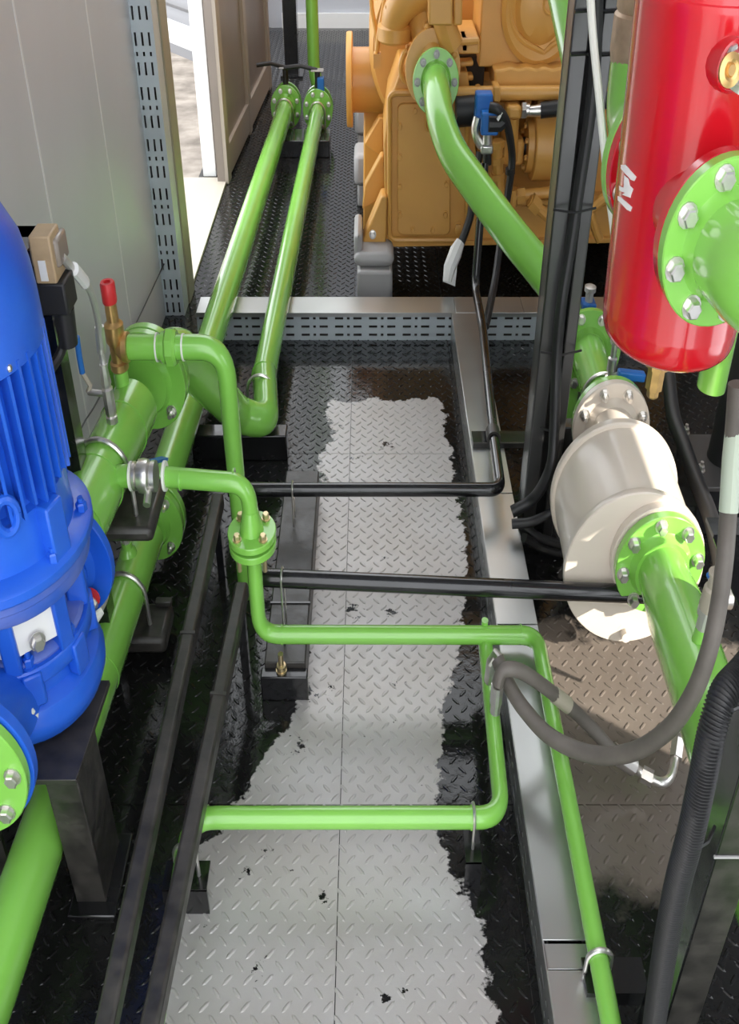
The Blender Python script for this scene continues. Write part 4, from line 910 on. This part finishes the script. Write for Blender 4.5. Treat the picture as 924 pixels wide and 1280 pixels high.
# raised rim and bolted cover
def rrect(x0, y0, x1, y1, r, n=5):
    out = []
    for cx_, cy_, a0_ in ((x1-r, y0+r, -90), (x1-r, y1-r, 0), (x0+r, y1-r, 90), (x0+r, y0+r, 180)):
        for k in range(n+1): a = math.radians(a0_+90*k/n); out.append((cx_+r*math.cos(a), cy_+r*math.sin(a)))
    return out
rim = rrect(487, 116, 584, 300, 9); rim = [E(x, y, EY-0.012) for x, y in rim]; rim.append(rim[0])
build('housing_rim', M().tube(rim, 0.012, 8), YELLOW, t)
slab('cover_plate', rrect(497, 130, 563, 294, 8), EY-0.018, 0.022, bev=0.003)
for x, y in ((500, 158), (500, 196), (500, 233), (500, 268), (516, 287), (541, 287), (557, 268), (558, 230), (519, 138), (558, 190)):
    build('cover_bolt', M().bolt(E(x, y, EY-0.018), (0,-1,0), 0.011, 0.010), YELLOW, t)
slab('base_rail', [(484, 309), (770, 304), (770, 298), (484, 303)], EY-0.01, 0.12, bev=0.003)
# side gussets
slab('side_gusset', [(453, 318), (482, 320), (484, 246), (477, 246), (454, 300)], EY-0.03, 0.10)
slab('side_gusset', [(453, 262), (482, 246), (480, 195), (476, 195), (456, 232)], EY+0.12, 0.06)
slab('side_gusset', [(455, 180), (480, 200), (480, 147), (474, 147), (456, 178)], EY+0.35, 0.06)
slab('side_plate', [(454, 300), (480, 310), (480, 60), (470, 60), (455, 110)], EY+0.6, 0.05)
build('gusset_bolt', M().bolt(E(466, 293, EY-0.03), (0,-1,0), 0.014, 0.012), STEEL, t)
build('drain_cap', M().bolt(E(573, 286, EY), (0,-1,0), 0.022, 0.012), YELLOW, t)
# round outlet stub on the left
oc = E(436, 100, 4.375)
build('exhaust_stub', M().lathe((oc.x, 4.375, oc.z), (1,0,0), [(0.12, 0.02), (0.12, 0.30)], 36), YELLOW, t)
build('exhaust_flange', M().lathe((oc.x, 4.375, oc.z), (1,0,0), [(0.172, -0.01), (0.175, 0), (0.175, 0.018), (0.172, 0.022)], 40), YELLOW, t)
# green pipe collar and upper plumbing
gc_ = E(545, 103, 3.666)
build('yellow_collar', M().lathe((E(541, 86, 3.776).x, 3.776, E(541, 86, 3.776).z), (0,-1,0.12), [(0.09, -0.12), (0.095, -0.02), (0.127, -0.018), (0.130, 0.0), (0.127, 0.02)], 36), YELLOW, t)
build('riser', M().tube(smooth_path([E(541, 80, 3.795), E(535, 45, 3.868), E(527, 10, 3.914), E(524, -30, 3.914)]), 0.075, 20), YELLOW, t)
build('curved_duct', M().tube(smooth_path([E(493, 40, 3.914), E(497, 15, 3.887), E(515, -5, 3.868), E(545, -16, 3.868)]), 0.065, 20), YELLOW, t)
build('duct_base', M().lathe((E(494, 40, 3.914).x, 3.914, E(494, 52, 3.914).z), (0,0,1), [(0.07, 0), (0.085, 0.01), (0.085, 0.05), (0.07, 0.06)], 20), YELLOW, t)
build('ribbed_pipe', M().tube(bend([E(566, 60, 3.776), E(552, 20, 3.776), E(556, -20, 3.776)], 0.05), 0.05, 14), YELLOW, t)
for x, y, w, h, yy in ((540, 8, 16, 14, 3.73), (556, 40, 12, 16, 3.73), (562, 64, 12, 12, 3.758), (530, 30, 10, 10, 3.776), (574, 48, 14, 20, 3.795), (508, 62, 24, 10, 3.868)):
    slab('casting_boss', [(x, y), (x+w, y), (x+w, y+h), (x, y+h)], yy, 0.12, bev=0.012)
build('thin_pipe', M().tube(smooth_path([E(470, 78, 3.96), E(474, 40, 3.96), E(480, 8, 3.96), E(486, -25, 3.96)]), 0.011, 8), YELLOW, t)
build('thin_pipe', M().tube(smooth_path([E(471, 72, 4.006), E(470, 40, 4.006), E(465, 10, 4.006), E(463, -25, 4.006)]), 0.010, 8), YELLOW, t)
build('thin_pipe', M().tube(smooth_path([E(482, 10, 3.868), E(500, 2, 3.868), E(520, -8, 3.868)]), 0.010, 8), YELLOW, t)
build('pipe_clip', M().span(E(467, 84, 3.96)-V((0, 0.02, 0)), E(476, 66, 3.96)+V((0, 0.02, 0))), YELLOW, t)
build('lift_lug', M().tube(smooth_path([E(512, 104, 3.822), E(504, 98, 3.822), E(501, 84, 3.822), E(506, 66, 3.822), E(512, 68, 3.822)]), 0.012, 8), YELLOW, t)
build('grommet_loop', M().tube(smooth_path([E(532, 138, EY-0.03), E(533, 160, EY-0.03), E(537, 162, EY-0.03), E(537, 140, EY-0.03)]), 0.005, 6), YELLOW, t)
# control box and plates top centre
slab('control_box', [(536, 32), (566, 32), (566, -20), (536, -20)], 3.702, 0.2)
slab('control_box', [(567, 32), (578, 32), (578, -20), (567, -20)], 3.739, 0.16)
slab('ledge', [(564, 68), (600, 68), (600, 48), (564, 48)], 3.795, 0.3)
build('ledge_bar', M().tube([E(566, 53, 3.776), E(598, 51, 3.776)], 0.012, 8), YELLOW, t)
slab('big_cover', [(598, 84), (770, 84), (770, -40), (604, -40)], 3.887, 0.35)
build('recess_shade', M().span(E(567, 70, 3.96), E(600, 160, 3.997)), GAPSHADE, t)  # dark slab stands in for the shade between the ribs
for y in (78, 96, 118): slab('recess_rib', [(566, y), (592, y-2), (592, y+5), (566, y+6)], 3.868, 0.06, bev=0.006)
# bulging round cover with pointed lower lip
bc = E(676, 8, 3.887)
build('round_bulge', M().lathe((bc.x, 3.887, bc.z), (0,-1,0), [(0.185, 0), (0.185, 0.02), (0.165, 0.03), (0.12, 0.012), (0.10, 0.03), (0.05, 0.04), (0.001, 0.042)], 48), YELLOW, t)
tr = [E(676+40*math.cos(a), 8+52*math.sin(a), 3.873) for a in np.linspace(math.radians(-60), math.radians(70), 14)]+[E(680, 66, 3.873)]+[E(676+40*math.cos(a), 8+52*math.sin(a), 3.873) for a in np.linspace(math.radians(110), math.radians(240), 14)]
build('bulge_lip', M().tube(tr, 0.012, 8), YELLOW, t)
build('loop_wire', M().tube(smooth_path([E(683, -5, 3.841), E(680, 10, 3.841), E(687, 18, 3.841), E(692, 8, 3.841), E(694, -8, 3.841)]), 0.005, 6), YELLOW, t)
# scalloped manifold
mp = [(618, 88)]+[(618+i*10.5, 84+(3 if i % 2 else 0)) for i in range(1, 15)]+[(770, 84), (770, 116), (618, 116)]
slab('manifold_plate', mp, 3.795, 0.2, bev=0.008)
build('manifold_rail', M().tube([E(556, 117, 3.758), E(770, 115, 3.758)], 0.024, 14), YELLOW, t)
slab('rail_clamp', [(617, 108), (626, 108), (626, 128), (617, 128)], 3.73, 0.08)
slab('rail_clamp', [(596, 112), (603, 112), (603, 126), (596, 126)], 3.73, 0.08)
for x in range(640, 770, 16): slab('head_rib', [(x, 120), (x+9, 120), (x+9, 152), (x, 152)], 3.923, 0.18, bev=0.006)
build('lower_gallery', M().span(E(600, 128, 4.016), E(770, 245, 4.052)), YELLOW, t, bevel=0.004)
# water pump drum
wc = E(690, 183, 3.831)
build('pump_drum', M().lathe((E(664, 183, 3.831).x, 3.831, wc.z), (1,0,0), [(0.05, -0.03), (0.088, -0.028), (0.092, 0.0), (0.115, 0.004), (0.118, 0.01), (0.118, 0.135), (0.13, 0.14), (0.13, 0.15), (0.165, 0.152), (0.168, 0.16), (0.168, 0.20)], 40), YELLOW, t)
build('drum_hub', M().lathe((E(651, 183, 3.831).x, 3.831, wc.z), (1,0,0), [(0.032, 0), (0.032, 0.03), (0.045, 0.03), (0.045, 0.06)], 16), RUBBER, t)
for a in (0.5, 1.5, 2.6, 3.408, 4.421): build('drum_bolt', M().bolt((E(664, 183, 3.831).x-0.03, 3.831+0.07*math.cos(a), wc.z+0.07*math.sin(a)), (-1,0,0), 0.010, 0.01), YELLOW, t)
build('pump_body', M().span(E(630, 170, 3.822)-V((0, 0.05, 0)), E(652, 202, 3.822)+V((0, 0.12, 0))), YELLOW, t, bevel=0.012)
# hydraulic fitting block and pipes
slab('fitting_block', [(634, 133), (653, 133), (653, 150), (634, 150)], 3.702, 0.08, bev=0.012)
build('fitting_pipe', M().tube([E(643, 145, 3.739), E(642, 165, 3.758), E(641, 200, 3.776)], 0.024, 12), YELLOW, t)
build('fitting_pipe', M().tube(smooth_path([E(622, 175, 3.73), E(622, 205, 3.73), E(624, 235, 3.73), E(626, 255, 3.73)]), 0.026, 12), YELLOW, t)
for y in (180, 200, 220): build('pipe_nut', M().tube([E(622, y-4, 3.73), E(622, y+4, 3.73)], 0.034, 6), YELLOW, t)
build('oil_pipe', M().tube([E(644, 245, 3.739), E(700, 239, 3.739)], 0.022, 12), YELLOW, t)
build('oil_elbow', M().tube(bend([E(641, 236, 3.739), E(641, 250, 3.739), E(640, 256, 3.739)], 0.01), 0.026, 10), YELLOW, t)
build('pipe_nut', M().tube([E(646, 245, 3.739), E(656, 244, 3.739)], 0.031, 6), YELLOW, t)
build('slant_pipe', M().tube([E(662, 250, 3.702), E(690, 275, 3.702)], 0.022, 10), YELLOW, t)
build('pipe_nut', M().tube([E(664, 250, 3.702), E(673, 260, 3.702)], 0.034, 6), YELLOW, t)
build('slant_pipe', M().tube(smooth_path([E(738, 262, 3.684), E(752, 250, 3.684), E(770, 240, 3.684)]), 0.022, 10), YELLOW, t)
build('slant_pipe', M().tube(smooth_path([E(738, 262, 3.684), E(744, 285, 3.684), E(750, 300, 3.684)]), 0.020, 10), YELLOW, t)
slab('sump', [(592, 302), (770, 300), (770, 256), (600, 256)], 3.868, 0.4)
slab('sump_lip', [(592, 258), (770, 256), (770, 250), (600, 250)], 3.831, 0.05, bev=0.004)
# engine mount
mq = P(468, 345, z=0.0)
t = thing('engine_mount', 'grey rubber-footed mount under the yellow engine corner', 'mount', (mq.x, mq.y, 0))
build('upper_pad', M().span((E(443, 320, 3.813).x, 3.702, E(460, 326, 3.776).z), (E(492, 320, 3.813).x, 3.96, E(460, 308, 3.776).z)), GREYCAST, t, bevel=0.025)
build('side_bumper', M().span((E(443, 320, 3.795).x, 3.73, E(445, 322, 3.776).z), (E(453, 320, 3.795).x, 3.96, E(445, 288, 3.776).z)), GREYCAST, t, bevel=0.02)
build('lower_pad', M().span((E(447, 345, 3.776).x, 3.675, 0.012), (E(490, 345, 3.776).x, 3.923, E(460, 326, 3.776).z)), GREYCAST, t, bevel=0.012)
build('foot_plate', M().span((E(445, 345, 3.776).x, 3.647, 0), (E(491, 345, 3.776).x, 3.942, 0.012)), BLACK, t)
for i, (y, Yb) in enumerate(((210, 4.605), (150, 5.342))):
    q = thing('engine_mount', ('second grey mount along the left side of the yellow engine', 'farthest grey mount, just below the yellow exhaust flange')[i], 'mount', (P(447, y, z=0.15).x, P(447, y, z=0.15).y, 0))
    c_ = P(449, y, z=0.15)
    build('upper_pad', M().span((c_.x-0.03, c_.y-0.10, 0.10), (c_.x+0.10, c_.y+0.10, 0.24)), GREYCAST, q, bevel=0.02)
    build('lower_pad', M().span((c_.x-0.01, c_.y-0.08, 0), (c_.x+0.10, c_.y+0.08, 0.10)), GREYCAST, q, bevel=0.01)

# green pipes at the engine
t = thing('engine_gas_pipe', 'thick green pipe flanged to the yellow engine, slanting down to the right', 'pipe', (gc_.x, 3.316, 0.2))
gd = V((0, -1, 0.10)).normalized()
flange(t, gc_, gd, 0.106, 0.024, 0.058)
bolts(t, gc_, gd, 0.085, 8, 0.0, r=0.011, mat=GREYCAST)
gl = [gc_, E(547, 122, 3.56), E(552, 152, 3.46), E(566, 190, 3.36), E(590, 226, 3.26), E(636, 288, 3.10), P(690, 355, Y=2.95), P(708, 392, Y=2.82)]
gpts = smooth_path(gl)+[V((gl[-1].x+0.01, 2.78, gl[-1].z-0.08)), V((gl[-1].x+0.012, 2.76, 0.0))]
build('pipe_run', M().tube(gpts, 0.061, 32), GREEN, t)
e0, e1_ = P(683, 343, Y=2.99), P(690, 355, Y=2.95); build('joint_ring', M().tube([e0, e0.lerp(e1_, 0.4)], 0.064, 32), GREEN, t)
t = thing('upper_green_pipe', 'green pipe slanting down at the top beside the tall black column', 'pipe', (P(706, 20, Y=2.8).x, 2.8, 1.2))
build('pipe_run', M().tube([P(693, -45, Y=2.9), P(722, 85, Y=2.6)], 0.045, 24), GREEN, t)

# blue actuator and cables by the engine
AY = 3.546
t = thing('blue_actuator_valve', 'blue actuator box on a bright valve in front of the yellow engine', 'actuator', (E(608, 200, AY).x, AY, E(608, 200, AY).z))
build('rear_box', M().span(E(594, 150, AY)-V((0, 0.0, 0)), E(617, 118, AY)+V((0, 0.06, 0))), BVALVE, t, bevel=0.006)
build('front_box', M().span(E(601, 170, AY-0.05), E(623, 136, AY)+V((0, 0.0, 0))), BVALVE, t, bevel=0.006)
build('connector', M().tube([E(611, 155, AY-0.06), E(625, 155, AY-0.06), E(630, 150, AY-0.06)], 0.025, 10), RUBBER, t)
build('white_tie', M().tube([E(622, 150, AY-0.09), E(628, 140, AY-0.09)], 0.006, 6), WHITE, t)
build('valve_neck', M().cyl(E(609, 180, AY), E(609, 166, AY), 0.024), STEEL, t)
build('valve_body', M().span(E(600, 190, AY)-V((0, 0.03, 0)), E(616, 179, AY)+V((0, 0.03, 0))), STEEL, t, bevel=0.006)
build('side_elbow', M().tube(smooth_path([E(602, 182, AY), E(596, 172, AY), E(594, 160, AY), E(597, 146, AY)]), 0.018, 10), STEEL, t)
build('valve_tail', M().cyl(E(609, 205, AY), E(609, 188, AY), 0.02), RUBBER, t)
t = thing('actuator_cable', 'black cable looping from the blue actuator down behind the green pipe', 'cable', (E(637, 250, AY).x, AY, 0.1))
build('cable', M().tube(smooth_path([E(612, 134, AY-0.07), E(624, 138, AY-0.08), E(634, 155, AY-0.06), E(640, 190, AY), E(639, 215, AY), E(634, 250, AY), E(626, 300, 3.5), E(619, 350, 3.408), E(610, 395, 3.224), E(607, 408, 3.177)]), 0.017, 12), RUBBER, t)
build('collar', M().tube([E(638, 210, AY), E(638, 217, AY)], 0.023, 10), RUBBER, t)
t = thing('earthing_cable', 'black cable with a white wrapped end hanging in front of the engine', 'cable', (E(575, 320, 3.684).x, 3.684, 0.05))
build('cable', M().tube(smooth_path([E(600, 190, 3.73), E(592, 235, 3.702), E(588, 270, 3.684), E(578, 300, 3.666), E(572, 314, 3.647)]), 0.018, 12), RUBBER, t)
wrap = [E(576, 302, 3.638), E(570, 315, 3.62), E(562, 335, 3.592), E(559, 352, 3.573)]
build('white_wrap', M().tube(wrap, 0.03, 8, rads=[0.022, 0.032, 0.030, 0.022]), WHITE, t)
build('ragged_end', M().prism([E(554, 352, 3.592), E(569, 358, 3.592), E(572, 330, 3.61), E(560, 328, 3.61)], (0, 0.012, 0)), WHITE, t)
t = thing('black_coolant_hose', 'black hose with a bright ferrule joining the upper right of the engine', 'hose', (E(690, 137, 3.684).x, 3.684, 0.9))
build('ferrule', M().tube([E(653, 138, 3.712), E(660, 138, 3.712), E(661, 139, 3.712), E(677, 138, 3.712)], 0.02, 12, rads=[0.024, 0.024, 0.018, 0.022]), STEEL, t)
build('hose', M().tube(smooth_path([E(676, 138, 3.712), E(692, 136, 3.702), E(715, 133, 3.684), E(760, 125, 3.638)]), 0.027, 14), RUBBER, t)
build('end_nut', M().tube([E(652, 138, 3.712), E(657, 138, 3.712)], 0.029, 6), STEEL, t)
t = thing('dark_elbow_hose', 'dark hose stub passing behind the green flange of the engine', 'hose', (E(585, 142, 3.684).x, 3.684, 0.9))
build('hose', M().tube([E(570, 140, 3.684), E(596, 138, 3.684)], 0.05, 16), RUBBER, t)

# ------------------------------------------------------------------ far end: valves, post, upright pipe
def butterfly(label, c, d, hp):
    q = thing('butterfly_valve', label, 'valve', (c.x, c.y, c.z-0.1))
    build('valve_body', M().lathe(c, d, [(0.085, 0), (0.085, 0.05)], 32), RUBBER, q)
    build('far_flange', M().lathe(c+d*0.052, d, [(0.108, 0), (0.108, 0.022), (0.06, 0.024), (0.06, 0.12)], 36), GREEN, q)
    build('neck', M().cyl(c+d*0.025, c+d*0.025+V((0,0,0.19)), 0.02), RUBBER, q)
    k = c+d*0.025+V((0,0,0.19)); build('lever', M().tube([k, k.lerp(hp, 0.5)+V((0,0,0.015)), hp], 0.011, 10), RUBBER, q)
    build('notch_plate', M().box(k, (0.09, 0.06, 0.008)), GREYCAST, q, bevel=0.004)
v1, v2 = C2+dC*0.045, F2+dE*0.045
butterfly('black butterfly valve nearest the left wall, lever pointing to the wall', v1, dC, v1+V((-0.20, -0.02, 0.21)))
butterfly('black butterfly valve beside the engine, lever crossing to its neighbour', v2, dE, v2+V((-0.24, 0.03, 0.20)))
build_blue = thing('valve_tag', 'small blue fitting on top of the right butterfly valve', 'fitting', (v2.x+0.03, v2.y, v2.z+0.09))
build('body', M().span((v2.x+0.0, v2.y-0.02, v2.z+0.09), (v2.x+0.05, v2.y+0.03, v2.z+0.16)), BVALVE, build_blue, bevel=0.004)
up0 = P(399, 105, z=0.15); upx = P(396, 60, Y=up0.y+0.15)
t = thing('green_riser', 'upright green pipe rising behind the far valves', 'pipe', (upx.x, up0.y+0.15, 0.1))
build('pipe_run', M().tube(bend([v2+dE*0.10, v2+dE*0.24, V((upx.x, v2.y+0.26, 0.28)), V((upx.x, v2.y+0.26, 2.7))], 0.08), 0.045, 24), GREEN, t)
pb = P(362, 96, z=0.0)
t = thing('far_black_post', 'square black post standing behind the far valves by the left doors', 'post', (pb.x, pb.y, 0))
build('post', M().span((P(355, 60, Y=pb.y).x, pb.y, 0), (P(372, 60, Y=pb.y).x, pb.y+0.14, 2.8)), BLACK, t, bevel=0.004)
build('base_plate', M().span((P(350, 60, Y=pb.y).x, pb.y-0.05, 0), (P(378, 60, Y=pb.y).x, pb.y+0.2, 0.015)), BLACK, t)
